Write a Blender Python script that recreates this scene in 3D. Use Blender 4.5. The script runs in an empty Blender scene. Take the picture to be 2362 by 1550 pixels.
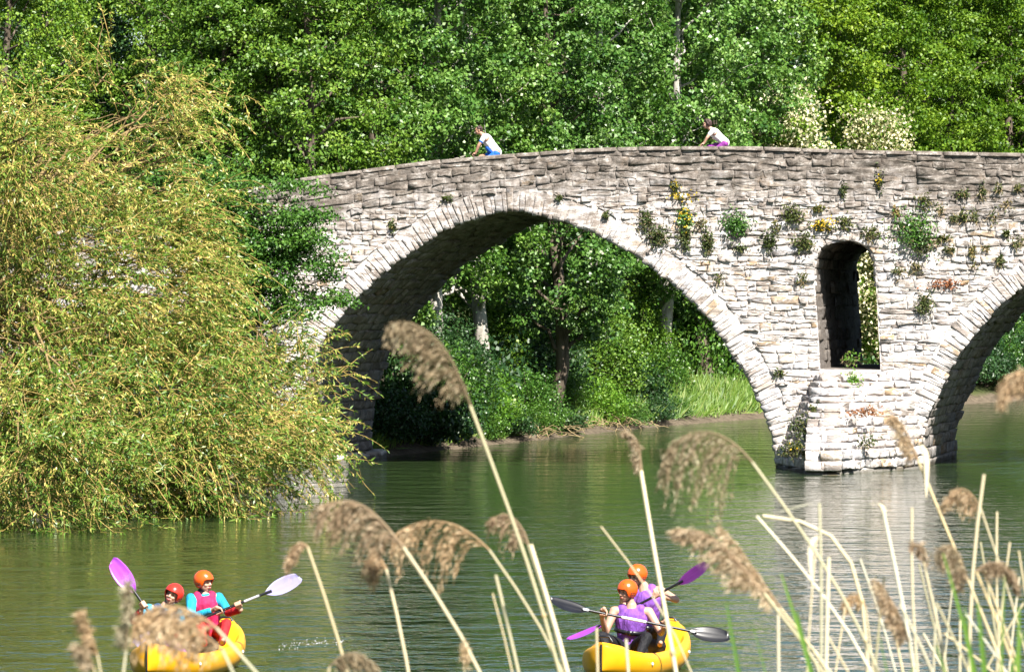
import bpy, math, random
import numpy as np
from mathutils import Vector, Matrix
from mathutils.geometry import tessellate_polygon

SC = bpy.context.scene
COL = SC.collection
rng = np.random.default_rng(7)
random.seed(7)
R = math.radians

# ------------------------------------------------------------------ camera, sky, sun, exposure
FPX = 10000.0            # focal length in photograph pixels (2362 wide)
CAM_Z, HOR_Y = 4.4, 690.0
cd = bpy.data.cameras.new('camera')
cam = bpy.data.objects.new('camera', cd); COL.objects.link(cam)
cd.sensor_width = 36.0; cd.lens = FPX / 2362 * 36.0
cam.location = (0, 0, CAM_Z)
cam.rotation_euler = (R(90) - math.atan((775 - HOR_Y) / FPX), 0, 0)
cd.clip_start = 0.5; cd.clip_end = 6000
cd.dof.use_dof = True; cd.dof.focus_distance = 100.0; cd.dof.aperture_fstop = 17.0
SC.camera = cam

SUN_EL = R(50); SUN_H = Vector((0.47, -0.883)).normalized()
SUN_DIR = Vector((SUN_H.x * math.cos(SUN_EL), SUN_H.y * math.cos(SUN_EL), math.sin(SUN_EL)))
w = bpy.data.worlds.new('World'); SC.world = w; w.use_nodes = True
nt = w.node_tree; nt.nodes.clear()
sky = nt.nodes.new('ShaderNodeTexSky'); sky.sky_type = 'NISHITA'; sky.sun_disc = False
sky.sun_elevation = SUN_EL; sky.sun_rotation = math.atan2(SUN_H.x, SUN_H.y)
bg = nt.nodes.new('ShaderNodeBackground'); bg.inputs['Strength'].default_value = 0.052
wo = nt.nodes.new('ShaderNodeOutputWorld')
nt.links.new(sky.outputs[0], bg.inputs['Color']); nt.links.new(bg.outputs[0], wo.inputs['Surface'])
sl = bpy.data.lights.new('sun', 'SUN'); sl.energy = 5.0; sl.angle = R(0.53); sl.color = (1.0, 0.955, 0.88)
so = bpy.data.objects.new('sun', sl); COL.objects.link(so)
so.rotation_euler = SUN_DIR.to_track_quat('Z', 'Y').to_euler(); so.location = (30, -40, 60)
SC.view_settings.view_transform = 'Standard'; SC.view_settings.look = 'None'
SC.view_settings.exposure = 1.62; SC.view_settings.gamma = 1.0
SC.view_settings.use_curve_mapping = False
SC.render.engine = 'CYCLES'
SC.cycles.max_bounces = 6; SC.cycles.diffuse_bounces = 3; SC.cycles.glossy_bounces = 3
SC.cycles.transmission_bounces = 4; SC.cycles.transparent_max_bounces = 6
SC.cycles.caustics_reflective = False; SC.cycles.caustics_refractive = False
SC.cycles.use_denoising = True

# ------------------------------------------------------------------ helpers
def W(px, py, d):
    """the point at depth d seen at photograph pixel (px, py)"""
    return np.array(((px - 1181.0) / FPX * d, d, CAM_Z - (py - HOR_Y) / FPX * d))

def unit(v):
    v = np.asarray(v, float); return v / (np.linalg.norm(v) + 1e-12)

class MB:
    """collects pieces of geometry and links them as one mesh object"""
    def __init__(s): s.v = []; s.f = []; s.t = []; s.n = 0
    def add(s, verts, faces, tone=0.5):
        verts = np.asarray(verts, float).reshape(-1, 3)
        faces = np.asarray(faces, int)
        s.v.append(verts); s.f.append(faces + s.n); s.n += len(verts)
        s.t.append(np.full(len(faces), tone) if np.isscalar(tone) else np.asarray(tone, float))
    def tube(s, pts, rad, k=6, tone=0.5, caps=True):
        pts = np.asarray(pts, float); n = len(pts)
        rad = np.full(n, rad) if np.isscalar(rad) else np.asarray(rad, float)
        tg = np.gradient(pts, axis=0); tg /= np.linalg.norm(tg, axis=1)[:, None] + 1e-12
        up = np.array((0, 0, 1.0)) if abs(tg[0][2]) < 0.9 else np.array((1.0, 0, 0))
        a = np.linspace(0, 2 * np.pi, k, endpoint=False)
        V = []
        u = unit(np.cross(tg[0], up))
        for i in range(n):
            u = unit(u - tg[i] * np.dot(u, tg[i])); b = np.cross(tg[i], u)
            V.append(pts[i] + rad[i] * (np.cos(a)[:, None] * u + np.sin(a)[:, None] * b))
        V = np.concatenate(V)
        i = np.arange(n - 1)[:, None] * k; j = np.arange(k)[None]
        F = np.stack([i + j, i + (j + 1) % k, i + k + (j + 1) % k, i + k + j], -1).reshape(-1, 4)
        s.add(V, F, tone)
        if caps and k >= 3:
            for base, c, flip in ((0, pts[0], True), ((n - 1) * k, pts[-1], False)):
                ring = V[base:base + k]
                tri = [(k, (q + 1) % k, q) if flip else (k, q, (q + 1) % k) for q in range(k)]
                s.add(np.vstack([ring, c]), tri, tone)
    def box(s, c, size, M=None, tone=0.5):
        h = np.asarray(size, float) / 2
        V = np.array([(x, y, z) for x in (-1, 1) for y in (-1, 1) for z in (-1, 1)]) * h
        if M is not None: V = V @ np.asarray(M).T
        s.add(V + np.asarray(c), [(0, 1, 3, 2), (4, 6, 7, 5), (0, 4, 5, 1), (2, 3, 7, 6), (0, 2, 6, 4), (1, 5, 7, 3)], tone)
    def ellipsoid(s, c, r, B=None, nu=12, nv=8, tone=0.5):
        th = np.linspace(0, np.pi, nv + 1)[1:-1]; ph = np.linspace(0, 2 * np.pi, nu, endpoint=False)
        V = [(0, 0, 1)] + [(math.sin(t) * math.cos(p), math.sin(t) * math.sin(p), math.cos(t)) for t in th for p in ph] + [(0, 0, -1)]
        V = np.array(V) * np.asarray(r, float)
        if B is not None: V = V @ np.asarray(B)        # rows of B are the axes
        F3 = [(0, 1 + j, 1 + (j + 1) % nu) for j in range(nu)]
        last = 1 + (nv - 2) * nu; e = len(V) - 1
        F3 += [(e, last + (j + 1) % nu, last + j) for j in range(nu)]
        F4 = [(1 + i * nu + j, 1 + (i + 1) * nu + j, 1 + (i + 1) * nu + (j + 1) % nu, 1 + i * nu + (j + 1) % nu) for i in range(nv - 2) for j in range(nu)]
        V = V + np.asarray(c, float); n0 = s.n
        s.v.append(V); s.n += len(V)
        s.f.append(np.array(F3) + n0); s.t.append(np.full(len(F3), tone))
        if F4: s.f.append(np.array(F4) + n0); s.t.append(np.full(len(F4), tone))
    def capsule(s, p0, r0, p1, r1, k=12, tone=0.5):
        p0 = np.asarray(p0, float); p1 = np.asarray(p1, float); d = p1 - p0; L = np.linalg.norm(d)
        if L < 1e-5: s.ellipsoid(p0, (r0,) * 3, None, k, 8, tone); return
        t = d / L
        pts = [p0 - t * r0 * .995]; rad = [r0 * .1]
        for a in (60, 30): pts.append(p0 - t * r0 * math.sin(R(a))); rad.append(r0 * math.cos(R(a)))
        pts += [p0, p1]; rad += [r0, r1]
        for a in (30, 60): pts.append(p1 + t * r1 * math.sin(R(a))); rad.append(r1 * math.cos(R(a)))
        pts.append(p1 + t * r1 * .995); rad.append(r1 * .1)
        s.tube(pts, rad, k, tone)
    def mesh(s, name, smooth=False):
        m = bpy.data.meshes.new(name)
        V = np.concatenate(s.v)
        lt = np.concatenate([np.full(len(f), f.shape[1]) for f in s.f])
        li = np.concatenate([f.ravel() for f in s.f])
        m.vertices.add(len(V)); m.vertices.foreach_set('co', V.astype(np.float32).ravel())
        m.loops.add(len(li)); m.loops.foreach_set('vertex_index', li.astype(np.int32))
        m.polygons.add(len(lt))
        m.polygons.foreach_set('loop_start', (np.cumsum(lt) - lt).astype(np.int32))
        m.polygons.foreach_set('loop_total', lt.astype(np.int32))
        a = m.attributes.new('tone', 'FLOAT', 'FACE'); a.data.foreach_set('value', np.concatenate(s.t).astype(np.float32))
        if smooth: m.polygons.foreach_set('use_smooth', np.ones(len(lt), bool))
        m.update(); m.validate()
        return m
    def build(s, name, mat, parent=None, smooth=False):
        m = s.mesh(name, smooth); m.materials.append(mat)
        return link(name, m, parent)

def link(name, data, parent=None):
    o = bpy.data.objects.new(name, data); COL.objects.link(o)
    if parent is not None: o.parent = parent
    return o

def tag(o, label=None, cat=None, group=None, kind=None):
    if label: o['label'] = label
    if cat: o['category'] = cat
    if group: o['group'] = group
    if kind: o['kind'] = kind
    return o

def empty(name, loc, label, cat, group=None):
    o = link(name, None); o.location = tuple(loc); o.empty_display_size = 0.2
    return tag(o, label, cat, group)

def child(parent, o):
    """parent o keeping world coordinates of its mesh (o is built in world space)"""
    o.parent = parent
    o.matrix_parent_inverse = Matrix.Translation(parent.location).inverted()
    return o

def copy_tree(o, parent=None):
    c = o.copy(); COL.objects.link(c)
    if parent is not None: c.parent = parent
    for ch in o.children: copy_tree(ch, c)
    return c

# ------------------------------------------------------------------ materials
class NT:
    def __init__(s, name):
        s.m = bpy.data.materials.new(name); s.m.use_nodes = True; s.t = s.m.node_tree; s.t.nodes.clear()
        s.out = s.n('ShaderNodeOutputMaterial')
    def n(s, typ, **kw):
        x = s.t.nodes.new(typ)
        for k, v in kw.items(): setattr(x, k, v)
        return x
    def l(s, a, b): s.t.links.new(a, b)
    def noise(s, scale, detail=4, rough=.55, vec=None):
        x = s.n('ShaderNodeTexNoise'); x.inputs['Scale'].default_value = scale
        x.inputs['Detail'].default_value = detail; x.inputs['Roughness'].default_value = rough
        if vec is not None: s.l(vec, x.inputs['Vector'])
        return x.outputs['Fac']
    def ramp(s, fac, stops):
        x = s.n('ShaderNodeValToRGB'); e = x.color_ramp.elements
        while len(e) < len(stops): e.new(.5)
        for el, (p, c) in zip(e, stops): el.position = p; el.color = (*c, 1) if len(c) == 3 else c
        s.l(fac, x.inputs['Fac']); return x.outputs['Color']
    def mix(s, fac, a, b, blend='MIX'):
        x = s.n('ShaderNodeMix', data_type='RGBA', blend_type=blend)
        for sock, v in ((x.inputs[0], fac), (x.inputs[6], a), (x.inputs[7], b)):
            if hasattr(v, 'is_output'): s.l(v, sock)
            else: sock.default_value = (*v, 1) if isinstance(v, tuple) else v
        return x.outputs[2]
    def math(s, op, a, b=0.0, clamp=False):
        x = s.n('ShaderNodeMath', operation=op, use_clamp=clamp)
        for sock, v in ((x.inputs[0], a), (x.inputs[1], b)):
            if hasattr(v, 'is_output'): s.l(v, sock)
            else: sock.default_value = v
        return x.outputs[0]
    def attr(s, name='tone'):
        return s.n('ShaderNodeAttribute', attribute_name=name).outputs['Fac']
    def pos(s, scale=None):
        g = s.n('ShaderNodeNewGeometry').outputs['Position']
        if scale is None: return g
        m = s.n('ShaderNodeMapping'); m.inputs['Scale'].default_value = scale; s.l(g, m.inputs['Vector']); return m.outputs[0]
    def bsdf(s, col, rough=.6, spec=.5, **kw):
        b = s.n('ShaderNodeBsdfPrincipled')
        for k, v in (('Base Color', col), ('Roughness', rough), ('Specular IOR Level', spec)):
            if hasattr(v, 'is_output'): s.l(v, b.inputs[k])
            else: b.inputs[k].default_value = (*v, 1) if isinstance(v, tuple) else v
        for k, v in kw.items(): b.inputs[k.replace('_', ' ')].default_value = v
        return b
    def bump(s, b, h, strength=.4, dist=.02):
        x = s.n('ShaderNodeBump'); x.inputs['Strength'].default_value = strength; x.inputs['Distance'].default_value = dist
        s.l(h, x.inputs['Height']); s.l(x.outputs[0], b.inputs['Normal'])
    def done(s, shader): s.l(shader.outputs[0], s.out.inputs['Surface']); return s.m

def mat_plain(name, col, rough=.5, var=.25, scale=8, bump=.15, spec=.5):
    t = NT(name); o = t.n('ShaderNodeTexCoord').outputs['Object']
    f = t.noise(scale, 5, .6, o)
    c = t.ramp(f, [(.3, tuple(x * (1 - var) for x in col)), (.7, tuple(min(1, x * (1 + var)) for x in col))])
    b = t.bsdf(c, rough, spec); t.bump(b, t.noise(scale * 6, 3, .6, o), bump, .004)
    return t.done(b)

def mat_cloth(name, col, rough=.75, var=.28):
    t = NT(name); o = t.n('ShaderNodeTexCoord').outputs['Object']
    mp = t.n('ShaderNodeMapping'); mp.inputs['Scale'].default_value = (1, 1, .45); mp.inputs['Rotation'].default_value = (.3, .4, .2); t.l(o, mp.inputs[0])
    f = t.noise(7, 4, .6, mp.outputs[0]); wr = t.noise(16, 3, .55, mp.outputs[0])
    c = t.ramp(f, [(.3, tuple(x * (1 - var) for x in col)), (.7, tuple(min(1, x * (1 + var)) for x in col))])
    b = t.bsdf(c, rough, .3); t.bump(b, t.math('ADD', t.math('MULTIPLY', wr, 1.0), t.math('MULTIPLY', f, .8)), .9, .035)
    return t.done(b)

def mat_leaf(name, stops, rough=.42, trans=.32, spec=.5):
    t = NT(name); c = t.ramp(t.attr(), stops)
    rnd = t.n('ShaderNodeObjectInfo').outputs['Random']; c = t.mix(1.0, c, t.ramp(rnd, [(0, (.78, .84, .80)), (.5, (1.0, 1.0, 1.0)), (1, (1.22, 1.12, .95))]), 'MULTIPLY')
    b = t.bsdf(c, rough, spec)
    tr = t.n('ShaderNodeBsdfTranslucent')
    t.l(t.mix(.5, c, (.9, 1.0, .25), 'MULTIPLY'), tr.inputs['Color'])
    m = t.n('ShaderNodeMixShader'); m.inputs[0].default_value = trans
    t.l(b.outputs[0], m.inputs[1]); t.l(tr.outputs[0], m.inputs[2])
    return t.done(m)

def mat_bark(name, a, b_, scale=6):
    t = NT(name); o = t.n('ShaderNodeTexCoord').outputs['Object']
    mp = t.n('ShaderNodeMapping'); mp.inputs['Scale'].default_value = (1, 1, .22); t.l(o, mp.inputs[0])
    f = t.noise(scale, 6, .7, mp.outputs[0])
    b = t.bsdf(t.ramp(f, [(.35, a), (.65, b_)]), .9, .2); t.bump(b, f, .8, .03)
    return t.done(b)

def mat_stone(name, parapet=True, dark=0.0):
    t = NT(name); p = t.pos(); tone = t.attr()
    base = t.ramp(tone, [(0, (.33, .285, .255)), (.22, (.46, .42, .39)), (.45, (.54, .505, .48)), (.62, (.42, .425, .45)), (.80, (.52, .48, .455)), (.93, (.43, .355, .27)), (1, (.40, .29, .18))])
    z = t.n('ShaderNodeSeparateXYZ'); t.l(p, z.inputs[0])
    n1 = t.noise(2.2, 6, .65, p); n2 = t.noise(5.0, 8, .80, t.pos((.42, .42, 1.6))); n3 = t.noise(13, 6, .8, t.pos((.5, .5, 1.5)))
    # pale crusts, brown weathered patches and dark pits, crossing stones and joints alike
    c = t.mix(t.ramp(t.noise(4.2, 7, .78, t.pos((.6, .6, 1.4))), [(.48, (0, 0, 0)), (.56, (1, 1, 1))]), base, (.74, .71, .69))
    wet = t.math('MULTIPLY', t.math('SUBTRACT', z.outputs['Z'], 3.0), .014)
    c = t.mix(t.math('MULTIPLY', t.ramp(t.math('SUBTRACT', n2, wet), [(.39, (1, 1, 1)), (.46, (0, 0, 0))]), .8), c, (.22, .18, .15))
    c = t.mix(t.math('MULTIPLY', t.ramp(n3, [(.36, (1, 1, 1)), (.41, (0, 0, 0))]), .75), c, (.11, .09, .075))
    # grey lichen and soot on the parapet band, with a ragged lower edge and streaks
    ax = t.math('ABSOLUTE', t.math('SUBTRACT', z.outputs['X'], 4.8))
    topz = t.math('SUBTRACT', 8.37, t.math('MULTIPLY', t.math('POWER', ax, 2.0), .0075))
    below = t.math('SUBTRACT', topz, z.outputs['Z'])
    streak = t.noise(1.0, 6, .75, t.pos((1.7, 1.0, .30)))
    edge = t.math('SUBTRACT', t.math('MULTIPLY', streak, 3.6), below)
    msk = t.math('MULTIPLY', edge, .8, True)
    lich = t.ramp(t.noise(5.0, 8, .82, t.pos((.7, .7, 1.2))), [(.34, (.055, .047, .04)), (.48, (.13, .112, .095)), (.56, (.235, .21, .185)), (.63, (.50, .475, .445))])
    if parapet: c = t.mix(t.math('MULTIPLY', msk, .93), c, lich)
    c = t.mix(t.math('MULTIPLY', t.ramp(n1, [(.60, (0, 0, 0)), (.72, (1, 1, 1))]), .35), c, (.27, .185, .115))
    # dark weed line at the water
    tide = t.math('MULTIPLY', t.math('SUBTRACT', t.math('ADD', .03, t.math('MULTIPLY', n1, .22)), z.outputs['Z']), 14, True)
    c = t.mix(t.math('MULTIPLY', tide, .8), c, (.045, .045, .028))
    if dark: c = t.mix(dark, c, (.085, .07, .055))  # shade inside vaults and passages, mixed into the stone colour
    c = t.mix(1.0, c, (.82, .795, .78), 'MULTIPLY')
    b = t.bsdf(c, .92, .15)
    h = t.math('ADD', t.math('MULTIPLY', n2, .7), t.math('MULTIPLY', n3, .6))
    t.bump(b, h, .8, .04)
    return t.done(b)

M = {}
M['stone'] = mat_stone('stone'); M['vault'] = mat_stone('vault_stone', False, .62)  # vault: the wall stone again with the soffit's shade put into its colour
M['mortar'] = mat_stone('mortar', True, .0); M['vault_shaded'] = mat_stone('passage_stone', False, .80)  # passage stone: deeper shade of the pier openings painted into the colour
t = NT('water_surface')
p = t.pos((1, .8, 1))
b = t.bsdf((.019, .034, .011), .05, .5); b.inputs['IOR'].default_value = 1.333
h = t.math('ADD', t.math('ADD', t.noise(2.0, 3, .55, p), t.math('MULTIPLY', t.noise(.6, 2, .5, t.pos((.7, 1.2, 1))), 1.6)), t.math('MULTIPLY', t.noise(7, 2, .5, p), .16))
t.bump(b, h, 1.0, .074); M['water'] = t.done(b)
t = NT('earth'); p = t.pos(); sz = t.n('ShaderNodeSeparateXYZ'); t.l(p, sz.inputs[0])
f = t.noise(1.3, 6, .65, p)
grass = t.ramp(f, [(.3, (.022, .036, .010)), (.7, (.07, .075, .028))])
sand = t.ramp(t.noise(6, 5, .7, p), [(.3, (.045, .035, .024)), (.7, (.15, .12, .085))])
zz = t.math('SUBTRACT', t.math('ADD', sz.outputs['Z'], t.math('MULTIPLY', f, .5)), .50)
b = t.bsdf(t.mix(t.math('MULTIPLY', zz, 6, True), sand, grass), .95, .1); t.bump(b, f, .7, .1); M['earth'] = t.done(b)
t = NT('road_surface'); f = t.noise(4, 6, .7, t.pos()); b = t.bsdf(t.ramp(f, [(.3, (.16, .145, .12)), (.7, (.27, .25, .21))]), .95, .1); t.bump(b, f, .6, .02); M['road'] = t.done(b)
M['bark'] = mat_bark('bark_dark', (.055, .042, .030), (.15, .12, .09))
M['bark_pale'] = mat_bark('bark_pale', (.20, .18, .15), (.47, .44, .39), 5)
M['bark_willow'] = mat_bark('bark_willow', (.10, .068, .03), (.27, .19, .085), 9); M['twig_willow'] = mat_bark('twig_willow', (.20, .14, .04), (.42, .29, .10), 9)
M['leaf_poplar'] = mat_leaf('leaf_poplar', [(0, (.034, .108, .014)), (.5, (.105, .218, .034)), (.85, (.18, .295, .065)), (1, (.29, .41, .16))], .42, .30, .55)
M['leaf_broad'] = mat_leaf('leaf_broad', [(0, (.034, .10, .010)), (.5, (.112, .215, .020)), (1, (.22, .32, .045))], .45, .32, .45)
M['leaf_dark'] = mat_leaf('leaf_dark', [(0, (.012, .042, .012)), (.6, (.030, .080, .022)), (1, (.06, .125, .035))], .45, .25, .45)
M['leaf_robinia'] = mat_leaf('leaf_robinia', [(0, (.036, .10, .006)), (.5, (.108, .205, .012)), (1, (.225, .33, .03))], .5, .36, .4)
M['blossom'] = mat_leaf('blossom', [(0, (.26, .30, .12)), (.4, (.50, .49, .33)), (1, (.72, .70, .54))], .6, .3, .3)
M['leaf_willow'] = mat_leaf('leaf_willow', [(0, (.055, .14, .016)), (.35, (.155, .265, .036)), (.6, (.29, .355, .06)), (.8, (.46, .42, .11)), (1, (.60, .53, .22))], .42, .38, .5)
M['leaf_shrub'] = mat_leaf('leaf_shrub', [(0, (.024, .085, .010)), (.6, (.075, .175, .022)), (1, (.16, .29, .05))], .4, .3, .5)
M['leaf_bright'] = mat_leaf('leaf_bright', [(0, (.06, .17, .012)), (.6, (.14, .28, .026)), (1, (.25, .38, .055))], .45, .36, .45)
M['leaf_wall'] = mat_leaf('leaf_wall', [(0, (.02, .034, .006)), (.5, (.05, .075, .014)), (.8, (.10, .10, .03)), (1, (.17, .13, .05))], .6, .25, .3)
M['petal'] = mat_leaf('petal_yellow', [(0, (.38, .25, .008)), (1, (.58, .40, .015))], .6, .3, .3)
M['petal_red'] = mat_leaf('leaf_rusty', [(0, (.20, .07, .03)), (1, (.34, .15, .07))], .7, .2, .2)
M['grass'] = mat_leaf('grass_blade', [(0, (.045, .11, .010)), (.6, (.115, .205, .022)), (1, (.24, .29, .08))], .5, .35, .4)
M['dry'] = mat_leaf('dry_grass', [(0, (.20, .15, .08)), (1, (.42, .33, .19))], .7, .25, .2)
M['reed_stem'] = mat_leaf('reed_stem', [(0, (.36, .27, .14)), (.5, (.54, .46, .29)), (1, (.70, .66, .53))], .5, .12, .4)
M['reed_plume'] = mat_leaf('reed_plume', [(0, (.155, .095, .055)), (.5, (.34, .245, .155)), (1, (.54, .45, .33))], .7, .3, .2)
M['reed_green'] = mat_leaf('reed_green', [(0, (.07, .17, .02)), (1, (.16, .30, .05))], .4, .4, .5)
# ------------------------------------------------------------------ ground, water
RIVER = np.array([(-90, 17), (80, 17), (62, 50), (40, 80), (33, 113), (36, 140), (46, 170), (72, 225), (115, 300),
                  (84, 300), (42, 226), (21, 186), (9.4, 160.5), (4.8, 149), (0.2, 133.5), (-3.6, 121), (-5.2, 116), (-6.2, 111),
                  (-8.2, 98), (-10.5, 84), (-14.5, 77), (-90, 58)], float)
def river_sd(x, y):
    P = np.stack([np.ravel(x), np.ravel(y)], -1); d2 = np.full(len(P), 1e18); ins = np.zeros(len(P), bool)
    n = len(RIVER)
    for i in range(n):
        a, b_ = RIVER[i], RIVER[(i + 1) % n]; e = b_ - a
        tt = np.clip(((P - a) @ e) / (e @ e), 0, 1); q = P - (a + tt[:, None] * e)
        d2 = np.minimum(d2, (q * q).sum(1))
        c = (a[1] > P[:, 1]) != (b_[1] > P[:, 1])
        with np.errstate(divide='ignore', invalid='ignore'):
            xi = (b_[0] - a[0]) * (P[:, 1] - a[1]) / (b_[1] - a[1] + 1e-12) + a[0]
        ins ^= c & (P[:, 0] < xi)
    return (np.sqrt(d2) * np.where(ins, -1, 1)).reshape(np.shape(x))
def sstep(a, b_, x):
    u = np.clip((x - a) / (b_ - a), 0, 1); return u * u * (3 - 2 * u)
def ground_z(x, y):
    x = np.asarray(x, float); y = np.asarray(y, float); sd = river_sd(x, y)
    wob = .10 * np.sin(x * 1.1 + y * .7) + .07 * np.sin(x * 2.3 - y * 1.9) + .05 * np.sin(x * 4.1 + y * 3.3)
    z = np.where(sd < 0, np.maximum(-1.7, sd * .45), np.minimum(sd * .42, .75) + np.clip(sd - 1.8, 0, 14) * .10)
    z = z + wob * np.clip(np.abs(sd), 0, 1)
    z = z + 15 * sstep(20, 75, sd) * sstep(125, 150, y)
    z = np.where(y < 40, np.minimum(z, 2.55) + 0 * z, z)
    return z
def axis(parts):
    out = [parts[0][0]]
    for a, b_, s_ in parts: out += list(np.arange(a, b_, s_)[0:])
    out.append(parts[-1][1]); return np.unique(np.round(out, 3))
gx = np.concatenate([[-2500, -900, -400, -220], axis([(-150, -24, 4), (-24, 36, .8), (36, 150, 4)]), [220, 400, 900, 2500]])
gy = np.concatenate([[-2500, -700, -200, -80], axis([(-40, 4, 4), (4, 24, 1.0), (24, 70, 4), (70, 200, .9), (200, 330, 4)]), [400, 600, 1200, 4000]])
GX, GY = np.meshgrid(gx, gy)
GZ = ground_z(GX, GY)
mb = MB(); nx, ny = len(gx), len(gy)
i = np.arange(ny - 1)[:, None] * nx; j = np.arange(nx - 1)[None]
mb.add(np.stack([GX, GY, GZ], -1).reshape(-1, 3), np.stack([i + j, i + j + 1, i + nx + j + 1, i + nx + j], -1).reshape(-1, 4))
tag(mb.build('ground', M['earth'], None, True), kind='structure')
mb = MB(); mb.add([(-120, 8, 0), (140, 8, 0), (140, 310, 0), (-120, 310, 0)], [(0, 1, 2, 3)])
tag(mb.build('water', M['water']), kind='structure')

# ------------------------------------------------------------------ the stone bridge
Y0 = 112.8; SP = Y0 / FPX
BAR = np.array((1.745, 8.1, 0.0))                  # direction and length of the barrel vaults (the bridge is skew)
def FX(px): return (np.asarray(px, float) - 1181.0) * SP
def FZ(py): return CAM_Z + (HOR_Y - np.asarray(py, float)) * SP
TOP = np.array([(-900, 700), (-400, 640), (0, 560), (200, 520), (400, 474), (540, 441), (600, 428), (700, 410), (800, 396), (900, 383), (1000, 371), (1100, 362),
                (1200, 354), (1283, 348.5), (1292, 352), (1304, 345.5), (1400, 341), (1500, 339), (1600, 338), (1700, 338), (1800, 341), (1900, 344), (2000, 347),
                (2100, 349), (2200, 351), (2362, 354), (2700, 368), (3100, 396), (3500, 440), (4200, 540)], float)
TX, TZ = FX(TOP[:, 0]), FZ(TOP[:, 1])
def top_z(x): return np.interp(x, TX, TZ)
A1 = np.array([(680, 1230), (679, 1080), (682, 1010), (694, 930), (720, 832), (755, 770), (800, 712), (846, 665), (897, 619), (955, 575), (1013, 538), (1063, 515), (1110, 499), (1160, 487.5), (1191, 486.5),
               (1245, 495), (1303, 512), (1342, 526), (1400, 551), (1445, 576), (1486, 604), (1531, 638), (1568, 668), (1610, 708), (1639, 741), (1672, 787), (1696, 826), (1725, 871), (1746, 915), (1767, 957),
               (1781, 1006), (1791, 1043), (1797, 1085), (1797, 1230)], float)
h2 = [(2122, 1230), (2122, 1085), (2126, 1010), (2140, 965), (2156, 930), (2175, 889), (2196, 846), (2217, 810), (2259, 757), (2306, 706), (2362, 659), (2430, 614), (2500, 578), (2580, 550), (2680, 535)]
A2 = np.array(h2 + [(5360 - x, y) for x, y in h2[::-1][1:]], float)
W1 = np.array([(1893, 850), (1888, 760), (1881, 660), (1879, 604), (1888, 580), (1905, 563), (1928, 553), (1955, 549), (1982, 556), (2003, 573), (2016, 600), (2021, 660), (2026, 760), (2031, 852)], float)
W2 = np.stack([590 - (2031 - W1[:, 0]) * .62, 765 - (852 - W1[:, 1]) * .5], -1)
def world_xz(P): return np.stack([FX(P[:, 0]), FZ(P[:, 1])], -1)
A1w, A2w, W1w, W2w = map(world_xz, (A1, A2, W1, W2))
def resample(P, n):
    s = np.r_[0, np.cumsum(np.linalg.norm(np.diff(P, axis=0), axis=1))]; q = np.linspace(0, s[-1], n)
    # smooth a little so the traced outline has no kinks
    X = np.stack([np.interp(q, s, P[:, k]) for k in (0, 1)], -1)
    for _ in range(3): X[1:-1] = .25 * X[:-2] + .5 * X[1:-1] + .25 * X[2:]
    return X
def normals(P):
    tg = np.gradient(P, axis=0); tg /= np.linalg.norm(tg, axis=1)[:, None] + 1e-9
    return np.stack([-tg[:, 1], tg[:, 0]], -1)          # left of the walking direction = out of the opening (walking left to right)
A1s, A2s = resample(A1w, 90), resample(A2w, 90)
N1, N2 = normals(A1s), normals(A2s)

bridge = empty('stone_bridge', (5, Y0, 0), 'old pale stone arch bridge with a pierced pier crossing the river', 'bridge')
cmb = MB()
outer = [(FX(-900), -2.0)] + [tuple(p) for p in A1s + .07 * N1] + [tuple(p) for p in A2s + .07 * N2] + [(FX(4200), -2.0)]
xs = np.linspace(FX(4200), FX(-900), 160)
outer += [(x, top_z(x) - .07) for x in xs]
polys = [outer, [tuple(p) for p in W1w], [tuple(p) for p in W2w]]
flat = [p for q in polys for p in q]
tri = tessellate_polygon([[Vector((p[0], p[1], 0)) for p in q] for q in polys])
V = np.array([(p[0], Y0 + .011, p[1]) for p in flat])
cmb.add(V, np.array(tri)); child(bridge, cmb.build('masonry_core', M['mortar']))
rmb = MB(); rmb.add(V + BAR, np.array(tri)); child(bridge, rmb.build('rear_face', M['stone']))
def strip(P, mat, name, y0=.07):
    m = MB(); n = len(P)
    a = np.array([(p[0], Y0 + y0, p[1]) for p in P]); V = np.vstack([a, a + BAR])
    i = np.arange(n - 1); m.add(V, np.stack([i, i + 1, i + 1 + n, i + n], -1)); return child(bridge, m.build(name, mat))
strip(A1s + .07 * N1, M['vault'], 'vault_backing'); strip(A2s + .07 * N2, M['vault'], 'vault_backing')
for P in (W1w, W2w): strip(np.vstack([P, P[:1]]), M['vault_shaded'], 'passage_lining', .0)
# roadway between the two parapets
m = MB(); xs = np.linspace(FX(-900), FX(4200), 120)
ro = np.array([(x, Y0 + .45, top_z(x) - .86) for x in xs]); V = np.vstack([ro, ro + BAR * .90]); i = np.arange(119)
m.add(V, np.stack([i, i + 1, i + 121, i + 120], -1)); child(bridge, m.build('roadway', M['road']))
m = MB()
for k0, k1 in ((.0, .05), (.95, 1.0)):
    a = np.array([(x, Y0 + .07, top_z(x) - .07) for x in xs]); lo = a - np.array((0, 0, .9))
    V = np.vstack([a + BAR * k0, a + BAR * k1, lo + BAR * k0, lo + BAR * k1]); n = 120
    m.add(V, np.vstack([np.stack([i, i + 1, i + 1 + n, i + n], -1), np.stack([i + 2 * n, i + 1 + 2 * n, i + 1, i], -1), np.stack([i + n, i + 1 + n, i + 1 + 3 * n, i + 3 * n], -1)]))
child(bridge, m.build('parapet_core', M['mortar']))

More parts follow.
